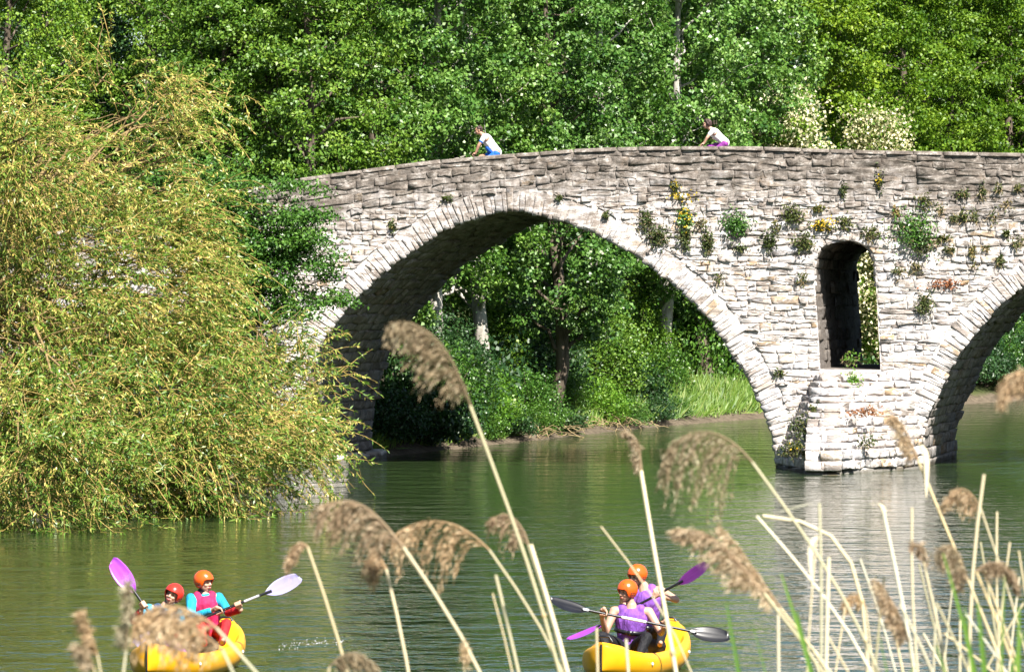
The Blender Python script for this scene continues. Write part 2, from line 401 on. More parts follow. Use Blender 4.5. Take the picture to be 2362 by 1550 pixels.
rs = np.random.default_rng(11)
def stone3(mb, c, nrm, proud, back, inset=.007, per=3, rough=.012, tone=.5, tilt=.09):
    """a rough block on the quad c (4 corners, in order), standing `proud` along nrm and `back` into the wall"""
    c = np.asarray(c, float); nrm = np.asarray(nrm, float); ring = []
    L = [np.linalg.norm(c[(q + 1) % 4] - c[q]) for q in range(4)]
    cut = .18 * min(L)
    for q in range(4):
        a, b_ = c[q], c[(q + 1) % 4]; k = per if L[q] > .3 else 2
        for s_ in range(k):
            u = (cut / max(L[q], 1e-3)) * .6 + (1 - 1.2 * cut / max(L[q], 1e-3)) * s_ / (k - 1 if k > 1 else 1)
            ring.append(a + (b_ - a) * u)
    ring = np.array(ring); n = len(ring); ctr = ring.mean(0); size = min(L)
    jit = rs.normal(0, rough, (n, 1)) * (ring - ctr) / (np.linalg.norm(ring - ctr, axis=1)[:, None] + 1e-6)
    ring = ring + jit
    dirc = (ctr - ring); dl = np.linalg.norm(dirc, axis=1)[:, None] + 1e-6
    e1 = unit(c[1] - c[0]); e2 = np.cross(nrm, e1); tl = rs.normal(0, tilt, 2)
    pl = lambda P: ((P - ctr) @ e1 * tl[0] * .6 + (P - ctr) @ e2 * tl[1])[:, None]      # the dressed face leans a little
    f1 = ring + dirc / dl * min(inset, size * .12); f1 = f1 + nrm * (proud + pl(f1) + rs.normal(0, rough * .35, (n, 1)))
    f2 = ring + dirc * rs.uniform(.30, .60, (n, 1)); f2 = f2 + nrm * (proud + pl(f2) + rs.normal(0, rough * .7, (n, 1)))
    V = np.vstack([ring - nrm * back, f1, f2, ctr + nrm * (proud + rough * rs.normal(0, .7))])
    q = np.arange(n); r_ = (q + 1) % n
    F = np.vstack([np.stack([q, r_, n + r_, n + q], -1), np.stack([n + q, n + r_, 2 * n + r_, 2 * n + q], -1)])
    mb.add(V, F, tone); mb.f.append(np.stack([2 * n + q, 2 * n + r_, np.full(n, 3 * n)], -1) + mb.n - len(V)); mb.t.append(np.full(n, tone))
FN = np.array((0, -1.0, 0))
def rtone():
    u = rs.random()
    return rs.uniform(.955, 1) if u < .05 else rs.uniform(.05, .92)

pieces = []                                          # (importance, collector)
def put(kind_list, quad, nrm, proud, back, imp=0, **kw):
    m = MB(); stone3(m, quad, nrm, proud, back, tone=rtone(), **kw); kind_list.append((imp, m))
def in_view(x, z):
    px = 1181 + x / SP; py = HOR_Y - (z - CAM_Z) / SP
    return -30 < px < 2392 and -30 < py < 1100
TH = .60
O1, O2 = A1s + TH * N1, A2s + TH * N2
def branches(O):
    k = int(np.argmax(O[:, 1])); l = O[:k + 1]; r_ = O[k:][::-1]
    def mono(P):
        z = np.maximum.accumulate(P[:, 1]) + np.arange(len(P)) * 1e-6; return z, P[:, 0]
    return mono(l), mono(r_), O[k, 1]
b1l, b1r, c1 = branches(O1); b2l, b2r, c2 = branches(O2)
def win_br(P, grow):
    P = P.copy(); ctr = P.mean(0); P = P + grow * np.sign(P - ctr) * np.array((1, 0)) ; k = int(np.argmax(P[:, 1])); top = P[k, 1] + grow
    l = P[:k + 1]; r_ = P[k:][::-1]; return (l[:, 1], l[:, 0]), (r_[:, 1], r_[:, 0]), top, P[:, 1].min()
w1l, w1r, w1t, w1b = win_br(W1w, .03); w2l, w2r, w2t, w2b = win_br(W2w, .03)
BAND = 1.02
bx = np.linspace(FX(-900), FX(1640), 300); bandl = (np.maximum.accumulate(top_z(bx) - BAND) + np.arange(300) * 1e-6, bx)
bx2 = np.linspace(FX(4200), FX(1660), 300); bandr = (np.maximum.accumulate(top_z(bx2) - BAND) + np.arange(300) * 1e-6, bx2)
xb = lambda br, z: float(np.interp(z, br[0], br[1]))
rows = [-.5]
while rows[-1] < 7.6: rows.append(rows[-1] + (rs.uniform(.07, .12) if rs.random() < .4 else rs.uniform(.12, .235)))
def wav(x, i): return .034 * math.sin(x * 1.1 + i * 1.7) + .024 * math.sin(x * 2.9 + i * 2.9) + .016 * math.sin(x * 6.1 + i * .7)
wall_stones = []
for ri in range(len(rows) - 1):
    z0, z1 = rows[ri], rows[ri + 1]; zm = (z0 + z1) / 2
    if zm > bandl[0][-1]: break
    blocks = [(None, bandl)]
    if zm < w2t and zm > w2b: blocks.append((w2l, w2r))
    if zm < c1: blocks.append((b1l, b1r))
    if zm < w1t and zm > w1b: blocks.append((w1l, w1r))
    if zm < c2: blocks.append((b2l, b2r))
    blocks.append((bandr, None))
    for q in range(len(blocks) - 1):
        la, rb = blocks[q][1], blocks[q + 1][0]
        xa, xe = xb(la, zm), xb(rb, zm)
        if xe - xa < .1: continue
        x = xa; cuts = [None]
        while True:
            far = not in_view(x, zm)
            x += (rs.uniform(.9, 1.6) if far else min(1.1, rs.lognormal(-1.08, .55))) * (.85 if zm > 5 else 1.1)
            if x > xe - .16: break
            cuts.append(x)
        cuts.append('e')
        for a, e in zip(cuts[:-1], cuts[1:]):
            g = .003
            sl_ = rs.normal(0, .018); 
            def at(cx, z):
                if cx is None: return xb(la, z1 if la is bandl else z)
                if cx == 'e': return xb(rb, z1 if rb is bandr else z)
                return cx + (.16 * math.sin(cx * 37.0)) * (z - zm)
            xa0, xa1, xe0, xe1 = at(a, z0) + g, at(a, z1) + g, at(e, z0) - g, at(e, z1) - g
            if max(xe0 - xa0, xe1 - xa1) < .08: continue
            zz = [z0 + wav(xa0, ri) + g, z0 + wav(xe0, ri) + g, z1 + wav(xe1, ri + 1) - g, z1 + wav(xa1, ri + 1) - g]
            quad = [(xa0, Y0, zz[0]), (max(xe0, xa0 + .01), Y0, zz[1]), (max(xe1, xa1 + .01), Y0, zz[2]), (xa1, Y0, zz[3])]
            cx, cz = (xa0 + xe1) / 2, zm
            area = (xe0 - xa0) * (z1 - z0)
            put(wall_stones, quad, FN, max(-.008, rs.normal(.004, .010)) + (rs.uniform(.02, .05) if rs.random() < .06 else 0), .1, area if in_view(cx, cz) else 0, rough=rs.uniform(.008, .020), tilt=.05)
# courses of the parapet band follow the line of the top
NB = 5; cuts_z = [0, .2, .42, .62, .82, 1.0]
for ri in range(NB):
    x = FX(-900)
    while x < FX(4200):
        far = not in_view(x, float(top_z(x)))
        x2 = x + (rs.uniform(.8, 1.4) if far else min(1.1, rs.lognormal(-.8, .4)))
        lo, hi = cuts_z[ri] * (BAND - .10), cuts_z[ri + 1] * (BAND - .10); g = .003
        zf = lambda xx, f, i: top_z(xx) - BAND + f + (wav(xx, i + 50) * .8 if 0 < f < BAND - .11 else 0)
        quad = [(x + g, Y0, zf(x, lo, ri) + g), (x2 - g, Y0, zf(x2, lo, ri) + g), (x2 - g, Y0, zf(x2, hi, ri + 1) - g), (x + g, Y0, zf(x, hi, ri + 1) - g)]
        put(wall_stones, quad, FN, max(-.008, rs.normal(.002, .009)), .1, rough=rs.uniform(.010, .026), imp=(x2 - x) * (hi - lo) if in_view(x, float(top_z(x))) else 0)
        x = x2
def emit(lst, name, rest_name, mat, limit=300):
    lst.sort(key=lambda a: -a[0]); rest = MB()
    for q, (imp, m) in enumerate(lst):
        if q < limit and imp > 0: child(bridge, m.build(name, mat))
        else:
            n0 = rest.n; rest.v += m.v; rest.f += [f + n0 for f in m.f]; rest.t += m.t; rest.n += m.n
    if rest.v: tag(child(bridge, rest.build(rest_name, mat)), kind='stuff')
emit(wall_stones, 'stone', 'stonework', M['stone'])
# arch rings
vous = []
def ring_stones(P, Nn, th, step, first=0, last=1e9, proud=.05):
    s = np.r_[0, np.cumsum(np.linalg.norm(np.diff(P, axis=0), axis=1))]
    ip = lambda q, A: np.array([np.interp(q, s, A[:, k]) for k in (0, 1)])
    a = 0.0
    while a < s[-1] - .05:
        e = min(a + rs.uniform(step * .65, step * 1.45), s[-1]); g = .004
        p0, p1 = ip(a + g, P), ip(e - g, P); n0, n1 = ip(a, Nn), ip(e, Nn); tt = th * rs.uniform(.68, 1.15); lo = -rs.uniform(-.015, .045)
        q = [p0 + n0 * lo, p1 + n1 * lo, p1 + n1 * tt, p0 + n0 * tt]
        q = [(u[0], Y0, u[1]) for u in q]
        put(vous, q[::-1], FN, max(-.008, rs.normal(proud - .046, .007)), .42, 1 if in_view(p0[0], p0[1]) else 0, per=3, inset=.008, rough=.012, tilt=.05)
        a = e
ring_stones(A1s, N1, TH, .135); ring_stones(A2s, N2, TH, .145)
W1a = resample(W1w[2:12], 30); ring_stones(W1a, normals(W1a), .34, .16, proud=.035)
emit(vous, 'voussoir', 'voussoirs', M['stone'])
# stones of the vaults
vst = []
def vault(P, Nn, q0, q1, vst=vst, k0=.42 / 8.1):
    s = np.r_[0, np.cumsum(np.linalg.norm(np.diff(P, axis=0), axis=1))]
    ip = lambda q, A: np.array([np.interp(q, s, A[:, k]) for k in (0, 1)])
    a = q0 * s[-1]
    while a < q1 * s[-1]:
        e = a + rs.uniform(.22, .36); k = k0; g = .008
        while k < .985:
            k2 = min(1.0, k + rs.uniform(.07, .16))
            p0, p1 = ip(a + g, P), ip(e - g, P); nn = unit(-ip((a + e) / 2, Nn)); n3 = np.array((nn[0], 0, nn[1]))
            f = lambda p, kk: np.array((p[0], Y0, p[1])) + BAR * kk
            put(vst, [f(p0, k + .001), f(p0, k2 - .001), f(p1, k2 - .001), f(p1, k + .001)], n3, max(-.03, rs.normal(.0, .022)), .08, (e - a) * (k2 - k) * (1 if in_view(p0[0] + .2, p0[1]) else 0))
            k = k2
        a = e
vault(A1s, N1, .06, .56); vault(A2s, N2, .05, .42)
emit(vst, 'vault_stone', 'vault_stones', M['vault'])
pst = []; W1p = resample(W1w, 60); vault(W1p, normals(W1p), .02, .62, pst, .002); emit(pst, 'passage_stone', 'passage_stones', M['vault_shaded'])
# coping slabs
x = FX(-900)
while x < FX(4200):
    x2 = x + rs.uniform(.55, 1.25); m = MB()
    z0, z1 = float(top_z(x + .01)), float(top_z(x2 - .01)); dz = rs.normal(0, .003); oy = rs.uniform(.02, .07)
    a = [(x + .006, Y0 - oy, z0), (x2 - .006, Y0 - oy, z1), (x2 - .006, Y0 + .50, z1), (x + .006, Y0 + .50, z0)]
    stone3(m, [np.array(q) + (0, 0, -.09) for q in a], (0, 0, 1.0), .09 + dz, .0, inset=.012, rough=.004, tone=rtone(), tilt=.006); child(bridge, m.build('coping_stone', M['stone'])); x = x2
# footing stones along the springing of the left vault
for k in range(9):
    m = MB(); p = np.array((A1s[3, 0], Y0, 0)); a0, a1 = k / 9 + .004, (k + 1) / 9 - .004; wd = rs.uniform(.28, .5)
    q = [p + BAR * a0 + (0, 0, 0), p + BAR * a0 + (wd, 0, 0), p + BAR * a1 + (wd, 0, 0), p + BAR * a1]
    stone3(m, q, (0, 0, 1.0), rs.uniform(.10, .22), .6, inset=.04, rough=.015, tone=rtone()); child(bridge, m.build('footing_stone', M['stone']))
# stepped cutwater of the pier
Lc, Ac, Rc = np.array((6.97, Y0)), np.array((7.76, 108.4)), np.array((10.72, Y0))
Lt, At, Rt = np.array((7.90, Y0 - .02)), np.array((8.02, Y0 - .35)), np.array((10.35, Y0 - .02))
lev = [-1.2, .08, .34, .60, .78, .98, 1.15, 1.36, 1.53, 1.74, 1.90, 2.10, 2.27, 2.44]
def prism(L_, A_, R_, z0, z1):
    m = MB(); b_ = np.array((0, .25))
    base = [L_, A_, R_, R_ + b_, L_ + b_]
    V = [(p[0], p[1], z0) for p in base] + [(p[0], p[1], z1) for p in base]
    m.add(V, [(0, 1, 6, 5), (1, 2, 7, 6), (2, 3, 8, 7), (4, 0, 5, 9)]); m.add([V[q] for q in (5, 6, 7, 8, 9)], [(0, 1, 2), (0, 2, 3), (0, 3, 4)]); return m
cut = []
for q in range(len(lev) - 1):
    z0, z1 = lev[q], lev[q + 1]; u = max(0, (q - 2)) / (len(lev) - 4); u = min(u, 1)
    L_, A_, R_ = [a + (b_ - a) * u for a, b_ in ((Lc, Lt), (Ac, At), (Rc, Rt))]
    child(bridge, prism(L_ + (.06, 0), A_ + (.02, .1), R_ - (.06, 0), z0 - .3, z1 - .03).build('cutwater_core', M['mortar']))
    for a, e in ((L_, A_), (A_, R_)):
        d = e - a; ln = np.linalg.norm(d); nn = np.array((d[1], -d[0])) / ln; n3 = np.array((nn[0], nn[1], 0))
        nst = max(2, int(round(ln / (.48 if q > 0 else 1.1)))); cu = np.r_[0, np.sort(np.linspace(0, 1, nst + 1)[1:-1] + rs.normal(0, .22 / nst, nst - 1)), 1]
        for c0, c1_ in zip(cu[:-1], cu[1:]):
            p0, p1 = a + d * c0 + d / ln * .008, a + d * c1_ - d / ln * .008; zj = rs.normal(0, .025, 2)
            put(cut, [(p0[0], p0[1], z0 + .008), (p1[0], p1[1], z0 + .008), (p1[0], p1[1], z1 - .008 + zj[0]), (p0[0], p0[1], z1 - .008 + zj[1])], n3, rs.uniform(.0, .05), .5, 1, rough=.02, inset=.015)
emit(cut, 'cutwater_stone', 'cutwater_stones', M['stone'])
# ------------------------------------------------------------------ vegetation
rv = np.random.default_rng(23)
def leaves(mb, P, ln, wd, tone, updir=(0, 0, .6), out=None, spread=1.0, axis_dir=None, fold=.25):
    """one folded leaf blade (a bent quad) at each point of P"""
    n = len(P); P = np.asarray(P, float)
    nr = rv.normal(0, spread * .6, (n, 3)) + np.asarray(updir)
    if out is not None: nr = nr + out
    nr /= np.linalg.norm(nr, axis=1)[:, None] + 1e-9
    ax = rv.normal(0, 1, (n, 3)) if axis_dir is None else np.asarray(axis_dir, float) + rv.normal(0, .35, (n, 3))
    ax -= nr * (ax * nr).sum(1)[:, None]; ax /= np.linalg.norm(ax, axis=1)[:, None] + 1e-9
    sd = np.cross(nr, ax)
    L = np.broadcast_to(ln, (n,)) * rv.uniform(.7, 1.25, n); Wd = np.broadcast_to(wd, (n,)) * rv.uniform(.75, 1.2, n)
    L = L[:, None]; Wd = Wd[:, None]
    mid = P + ax * L * .42
    V = np.stack([P, mid + sd * Wd * .5 + nr * Wd * fold, P + ax * L - nr * L * .12, mid - sd * Wd * .5 + nr * Wd * fold], 1).reshape(-1, 3)
    mb.add(V, np.arange(4 * n).reshape(n, 4), tone)

def curve(p0, p1, sag, n=7, wig=.0):
    t_ = np.linspace(0, 1, n)[:, None]; P = np.asarray(p0) * (1 - t_) + np.asarray(p1) * t_
    P[:, 2] += sag * np.sin(np.pi * t_[:, 0])
    if wig: P[1:-1] += rv.normal(0, wig, (n - 2, 3))
    return P

def tree_mesh(seed, h, r, base, nlimb, nclump, per, ln, wd, bark_r=.2, lean=.0, fork=True, cl=(.48, .30), tri=3, blossom=0, top_pow=.75, droop=0.0):
    """returns (wood, crown, blossom) meshes of one tree standing at the origin"""
    global rv
    rv = np.random.default_rng(seed)
    wood, crown, blo = MB(), MB(), MB()
    n = 9; tz = np.linspace(0, h * .93, n); off = np.cumsum(rv.normal(0, .12, (n, 2)), axis=0) + np.outer(tz, (lean, lean * .3))
    trunk = np.c_[off, tz]; trunk[0, :2] = 0
    wood.tube(trunk, bark_r * (1 - tz / h) ** .8 + .02, 9)
    tp = lambda z: np.array([np.interp(z, tz, trunk[:, k]) for k in range(3)])
    env = lambda z: r * (np.sin(np.pi * np.clip((z - base) / (h - base), .02, .985) ** top_pow)) ** .6
    tips = []
    for q in range(nlimb):
        z = base * .9 + (h * .9 - base * .9) * (q + rv.random()) / nlimb; a = q * 2.39996 + rv.normal(0, .3)
        zt = z + rv.uniform(.15, .42) * (h - z) * .5 + rv.uniform(0, .8); e = env(min(zt, h * .97)) * rv.uniform(.6, .95)
        p0 = tp(z); p1 = tp(min(zt, h * .93)) * (1, 1, 0) + np.array((math.cos(a) * e, math.sin(a) * e, zt))
        c = curve(p0, p1, rv.uniform(-.3, .35), 7, .09)
        wood.tube(c, np.linspace(bark_r * .34 * (1 - z / h) + .022, .012, 7), 5, caps=False)
        for s_ in range(3):
            u = rv.integers(2, 6); b_ = c[u] + unit(rv.normal(0, 1, 3) + (0, 0, .5)) * rv.uniform(.5, 1.3)
            wood.tube(curve(c[u], b_, .1, 4, .04), np.linspace(.02, .006, 4), 4, caps=False); tips.append(b_)
        tips.append(p1); tips.append(c[4]); tips.append(c[5])
    tips = np.array(tips)
    # clump centres: limb tips plus points through the crown's volume, more towards its outside
    m = nclump - len(tips)
    if m > 0:
        z = base + (h - base) * rv.beta(1.35, 1.15, m); a = rv.uniform(0, 2 * np.pi, m); e = np.array([env(q) for q in z]) * np.sqrt(rv.uniform(.12, 1.05, m))
        cz = np.c_[np.interp(z, tz, trunk[:, 0]) + e * np.cos(a), np.interp(z, tz, trunk[:, 1]) + e * np.sin(a), z]
        # gather free clumps towards the nearest limb tip so that the crown breaks into boughs
        d = ((cz[:, None] - tips[None]) ** 2).sum(2); k = d.argmin(1); cz = cz + (tips[k] - cz) * rv.uniform(.25, .6, m)[:, None]
        tips = np.vstack([tips, cz])
    rad = rv.uniform(.6, 1.35, len(tips))
    idx = np.repeat(np.arange(len(tips)), per); g = rv.normal(0, 1, (len(idx), 3)); g /= np.linalg.norm(g, axis=1)[:, None]; g *= (rv.random((len(idx), 1)) ** .45)
    P = tips[idx] + g * np.array((cl[0], cl[0], cl[1])) * rad[idx][:, None]
    if droop: P[:, 2] -= droop * (np.linalg.norm(g[:, :2], axis=1) ** 2) * rad[idx]
    ct = tips.mean(0); out = P - np.array((ct[0], ct[1], 0)); out[:, 2] = 0; out /= np.linalg.norm(out, axis=1)[:, None] + 1e-6
    clt = rv.normal(0, .14, len(tips))
    tone = np.clip(rv.normal(.46, .2, len(P)) + clt[idx], 0, 1)
    leaves(crown, P, ln, wd, tone, (0, -.1, .55), out * .35)
    if blossom:
        pick = rv.random(len(tips)) < blossom; idx = np.repeat(np.where(pick)[0], int(per * 1.3)); g = rv.normal(0, .42, (len(idx), 3)) * (1, 1, .8)
        leaves(blo, tips[idx] + g * rad[idx][:, None] * .95 - (0, 0, .05), ln * .95, wd * 1.1, np.clip(rv.normal(.6, .25, len(idx)), 0, 1), (0, -.4, .3))
    return wood.mesh('trunk', True), crown.mesh('crown'), (blo.mesh('blossoms') if blossom else None)

KIND = {}
def kind(key, leafmat, barkmat, **kw):
    wm, cm, bm = tree_mesh(**kw); wm.materials.append(barkmat); cm.materials.append(leafmat)
    if bm: bm.materials.append(M['blossom'])
    KIND[key] = (wm, cm, bm)
kind('poplar_a', M['leaf_poplar'], M['bark_pale'], seed=1, h=17.5, r=3.3, base=2.6, nlimb=34, nclump=620, per=62, ln=.135, wd=.115, bark_r=.24, lean=.03)
kind('poplar_b', M['leaf_poplar'], M['bark_pale'], seed=2, h=18.5, r=3.0, base=3.2, nlimb=34, nclump=600, per=62, ln=.135, wd=.115, bark_r=.22, lean=-.04)
kind('poplar_c', M['leaf_poplar'], M['bark'], seed=3, h=16.5, r=3.5, base=2.2, nlimb=36, nclump=640, per=60, ln=.14, wd=.115, bark_r=.23)
kind('broad_a', M['leaf_broad'], M['bark'], seed=4, h=15.5, r=3.6, base=1.6, nlimb=36, nclump=620, per=70, ln=.13, wd=.085, bark_r=.22, cl=(.54, .27))
kind('broad_b', M['leaf_broad'], M['bark'], seed=5, h=17, r=3.3, base=2.0, nlimb=34, nclump=600, per=70, ln=.13, wd=.085, bark_r=.2, cl=(.52, .28), droop=.2)
kind('dark_a', M['leaf_dark'], M['bark'], seed=6, h=17, r=3.6, base=1.4, nlimb=34, nclump=600, per=62, ln=.15, wd=.10, bark_r=.25)
kind('robinia_a', M['leaf_robinia'], M['bark'], seed=7, h=21, r=4.4, base=1.8, nlimb=40, nclump=760, per=66, ln=.17, wd=.12, bark_r=.3, cl=(.72, .30), droop=.12)
kind('robinia_b', M['leaf_robinia'], M['bark'], seed=8, h=22, r=4.0, base=2.5, nlimb=40, nclump=740, per=66, ln=.17, wd=.12, bark_r=.28, cl=(.72, .30), droop=.12)
kind('robinia_c', M['leaf_robinia'], M['bark'], seed=9, h=13, r=2.7, base=1.0, nlimb=26, nclump=330, per=50, ln=.16, wd=.12, bark_r=.2, cl=(.6, .42), blossom=.85)

def plant_tree(key, px, d, label, group, s=1.0, rz=None, cat='tree', zs=1.0, name='broadleaf_tree'):
    x = (px - 1181) / FPX * d; z = float(ground_z(np.array([x]), np.array([d]))[0]) - .05
    t_ = empty(name, (x, d, z), label, cat, group)
    t_.rotation_euler = (0, 0, rv.uniform(0, 6.28) if rz is None else rz); t_.scale = (s, s, s * zs)
    wm, cm, bm = KIND[key]
    link('trunk', wm, t_); link('crown', cm, t_)
    if bm: link('blossoms', bm, t_)
    return t_
rv = np.random.default_rng(77)
GP, GB, GR, GH = 'poplars behind the bridge', 'leafy trees behind the low end of the bridge', 'yellow-green trees on the far bank', 'trees on the slope behind the front row'
T = plant_tree
T('poplar_a', 1120, 138, 'tall poplar with a pale leaning trunk seen through the main arch', GP, 1.0, 2.6, name='poplar_tree')
T('poplar_c', 1268, 141, 'poplar with a thick dark trunk in the middle of the main arch', GP, 1.0, .4, name='poplar_tree')
T('poplar_b', 985, 134, 'poplar rising behind the cyclist in blue shorts', GP, 1.0, 1.2, name='poplar_tree')
T('poplar_b', 1400, 153, 'poplar rising halfway between the two cyclists', GP, 1.04, 4.1, name='poplar_tree')
T('poplar_a', 1530, 158, 'poplar rising just left of the cyclist in white', GP, 1.08, 5.2, name='poplar_tree')
T('poplar_c', 1640, 164, 'poplar rising straight behind the cyclist in white', GP, 1.12, 3.3, name='poplar_tree')
T('poplar_b', 1715, 172, 'last poplar before the yellow-green trees', GP, 1.1, .9, name='poplar_tree')
T('poplar_c', 870, 131, 'poplar with a dark gap in its crown left of the cyclist in blue', GP, 1.0, 5.6, name='poplar_tree')
T('broad_a', 745, 126, 'leafy tree over the point where the parapet meets the shrub', GB, 1.0, .3)
T('broad_b', 610, 129, 'leafy tree behind the low end of the parapet', GB, 1.0, 2.0)
T('broad_a', 480, 127, 'leafy tree behind the orange willow branches', GB, .92, 4.0)
T('broad_b', 340, 138, 'thin-topped tree with sky gaps above the willow', GB, .93, 3.0)
T('dark_a', 140, 141, 'dark blue-green tree above the willow near the top left corner', GB, .95, 1.0)
T('broad_b', 20, 132, 'leafy tree in the top left corner of the picture', GB, .95, 5.0)
T('dark_a', 905, 146, 'dark tree filling the gap between two poplars', GH, 1.02, 2.2)
T('robinia_a', 1850, 188, 'yellow-green tree behind the larger white blossoming tree', GR, 1.0, .5)
T('robinia_b', 1960, 194, 'yellow-green tree between the two white blossoming trees', GR, 1.0, 2.5)
T('robinia_a', 2085, 200, 'yellow-green tree above the pier window', GR, 1.02, 3.9)
T('robinia_b', 2200, 205, 'yellow-green tree with dark hollows above the right arch', GR, 1.02, 5.0)
T('robinia_a', 2320, 210, 'yellow-green tree in the top right corner', GR, 1.05, 1.8)
T('robinia_b', 2440, 216, 'yellow-green tree cut by the right edge of the picture', GR, 1.05, .2)
T('robinia_c', 1852, 166.0, 'larger white blossoming tree above the parapet', 'white blossoming trees', .92, .4, name='blossoming_tree')
T('robinia_c', 2030, 176, 'smaller white blossoming tree standing over the pier', 'white blossoming trees', .86, 2.4, name='blossoming_tree')
back = [('broad_a', 60, 152), ('broad_b', 230, 155), ('dark_a', 420, 150), ('broad_a', 560, 148), ('broad_b', 690, 150), ('dark_a', 800, 152), ('poplar_b', 1060, 158),
        ('dark_a', 1190, 162), ('poplar_a', 1330, 166), ('dark_a', 1460, 172), ('poplar_c', 1590, 180), ('dark_a', 1700, 186), ('robinia_b', 1780, 200), ('robinia_a', 1900, 212),
        ('dark_a', 2020, 216), ('robinia_b', 2150, 222), ('robinia_a', 2270, 226), ('robinia_b', 2390, 232), ('dark_a', 980, 165), ('broad_b', 1120, 178), ('dark_a', 1260, 184), ('poplar_b', 1400, 190), ('dark_a', 1540, 196), ('robinia_a', 1660, 204)]
for k, px, d in back: T(k, px, d, 'tree of the dense wood showing only between the trees in front', GH, 1.08)

# low bushes on the far bank
def bush_mesh(seed, leafmat, rx, rz, nclump, per, ln, wd, twig=True, flat=.6):
    global rv
    rv = np.random.default_rng(seed); cr, wd_ = MB(), MB()
    a = rv.uniform(0, 2 * np.pi, nclump); e = rx * np.sqrt(rv.uniform(.02, 1, nclump)); z = rz * (.08 + .92 * rv.random(nclump) * (1 - (e / rx) ** 2 * .6))
    c = np.c_[e * np.cos(a), e * np.sin(a), z]
    for q in c[::3]: wd_.tube(curve(np.array((q[0] * .15, q[1] * .15, -.1)), q, .15, 5, .04), np.linspace(.03, .006, 5), 4, caps=False)
    idx = np.repeat(np.arange(nclump), per); g = rv.normal(0, .26, (len(idx), 3)) * (1, 1, flat)
    ct = rv.normal(0, .15, nclump)
    P = c[idx] + g; P[:, 2] = np.maximum(P[:, 2], .02)
    leaves(cr, P, ln, wd, np.clip(rv.normal(.5, .2, len(idx)) + ct[idx], 0, 1), (0, -.2, .6))
    wm, cm = wd_.mesh('branches', True), cr.mesh('foliage'); wm.materials.append(M['bark']); cm.materials.append(leafmat); return wm, cm
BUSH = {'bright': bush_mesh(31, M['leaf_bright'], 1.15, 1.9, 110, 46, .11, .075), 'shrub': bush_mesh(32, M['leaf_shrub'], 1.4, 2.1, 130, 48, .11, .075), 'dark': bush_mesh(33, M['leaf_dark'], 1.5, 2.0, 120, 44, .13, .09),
        'sap': bush_mesh(34, M['leaf_broad'], 2.1, 4.4, 330, 48, .12, .08, flat=.7), 'sap_shade': bush_mesh(35, M['leaf_dark'], 2.3, 4.2, 330, 46, .12, .085, flat=.7)}  # shade under the arch is put into the colour of the dark-leaved kinds
rv = np.random.default_rng(78)
def bush(kindk, px, d, s, label, group, zs=1.0):
    x = (px - 1181) / FPX * d; z = float(ground_z(np.array([x]), np.array([d]))[0]) - .05
    o = empty('bank_shrub', (x, d, z), label, 'shrub', group); o.scale = (s, s, s * zs); o.rotation_euler = (0, 0, rv.uniform(0, 6.28))
    link('branches', BUSH[kindk][0], o); link('foliage', BUSH[kindk][1], o)
BG = 'shrubs along the far bank'
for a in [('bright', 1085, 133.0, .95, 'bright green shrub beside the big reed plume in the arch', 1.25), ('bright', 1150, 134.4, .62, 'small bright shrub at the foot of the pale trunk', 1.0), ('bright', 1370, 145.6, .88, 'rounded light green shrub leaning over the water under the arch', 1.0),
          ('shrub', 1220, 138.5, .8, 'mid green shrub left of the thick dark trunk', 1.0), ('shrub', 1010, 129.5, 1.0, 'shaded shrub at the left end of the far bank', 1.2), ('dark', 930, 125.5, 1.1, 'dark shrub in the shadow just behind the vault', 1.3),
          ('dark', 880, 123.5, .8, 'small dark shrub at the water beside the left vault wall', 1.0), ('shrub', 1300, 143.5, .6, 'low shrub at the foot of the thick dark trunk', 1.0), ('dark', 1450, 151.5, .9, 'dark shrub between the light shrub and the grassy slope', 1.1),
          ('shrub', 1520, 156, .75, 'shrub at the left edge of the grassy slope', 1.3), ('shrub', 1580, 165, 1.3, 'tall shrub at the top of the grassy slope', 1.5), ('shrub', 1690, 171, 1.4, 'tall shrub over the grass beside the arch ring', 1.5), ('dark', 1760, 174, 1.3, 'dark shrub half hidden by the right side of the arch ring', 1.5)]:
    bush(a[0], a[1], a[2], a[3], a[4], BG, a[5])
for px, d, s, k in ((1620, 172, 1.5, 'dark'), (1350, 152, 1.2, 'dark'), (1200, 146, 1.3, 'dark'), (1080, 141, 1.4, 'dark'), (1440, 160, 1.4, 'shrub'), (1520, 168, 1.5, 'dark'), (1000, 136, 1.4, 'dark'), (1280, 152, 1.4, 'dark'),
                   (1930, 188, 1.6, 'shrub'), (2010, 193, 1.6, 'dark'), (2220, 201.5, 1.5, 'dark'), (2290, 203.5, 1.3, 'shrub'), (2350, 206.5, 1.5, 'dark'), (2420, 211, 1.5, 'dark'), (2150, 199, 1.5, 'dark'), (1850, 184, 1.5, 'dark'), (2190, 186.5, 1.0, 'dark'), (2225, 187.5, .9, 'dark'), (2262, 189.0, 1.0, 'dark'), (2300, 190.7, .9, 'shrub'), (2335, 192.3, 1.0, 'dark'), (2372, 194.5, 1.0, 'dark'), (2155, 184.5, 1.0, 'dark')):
    bush(k, px, d, s, 'shrub of the shaded undergrowth behind the bank', 'undergrowth shrubs behind the bank', 1.2)  # mostly dark leaf colour here, standing in for shade

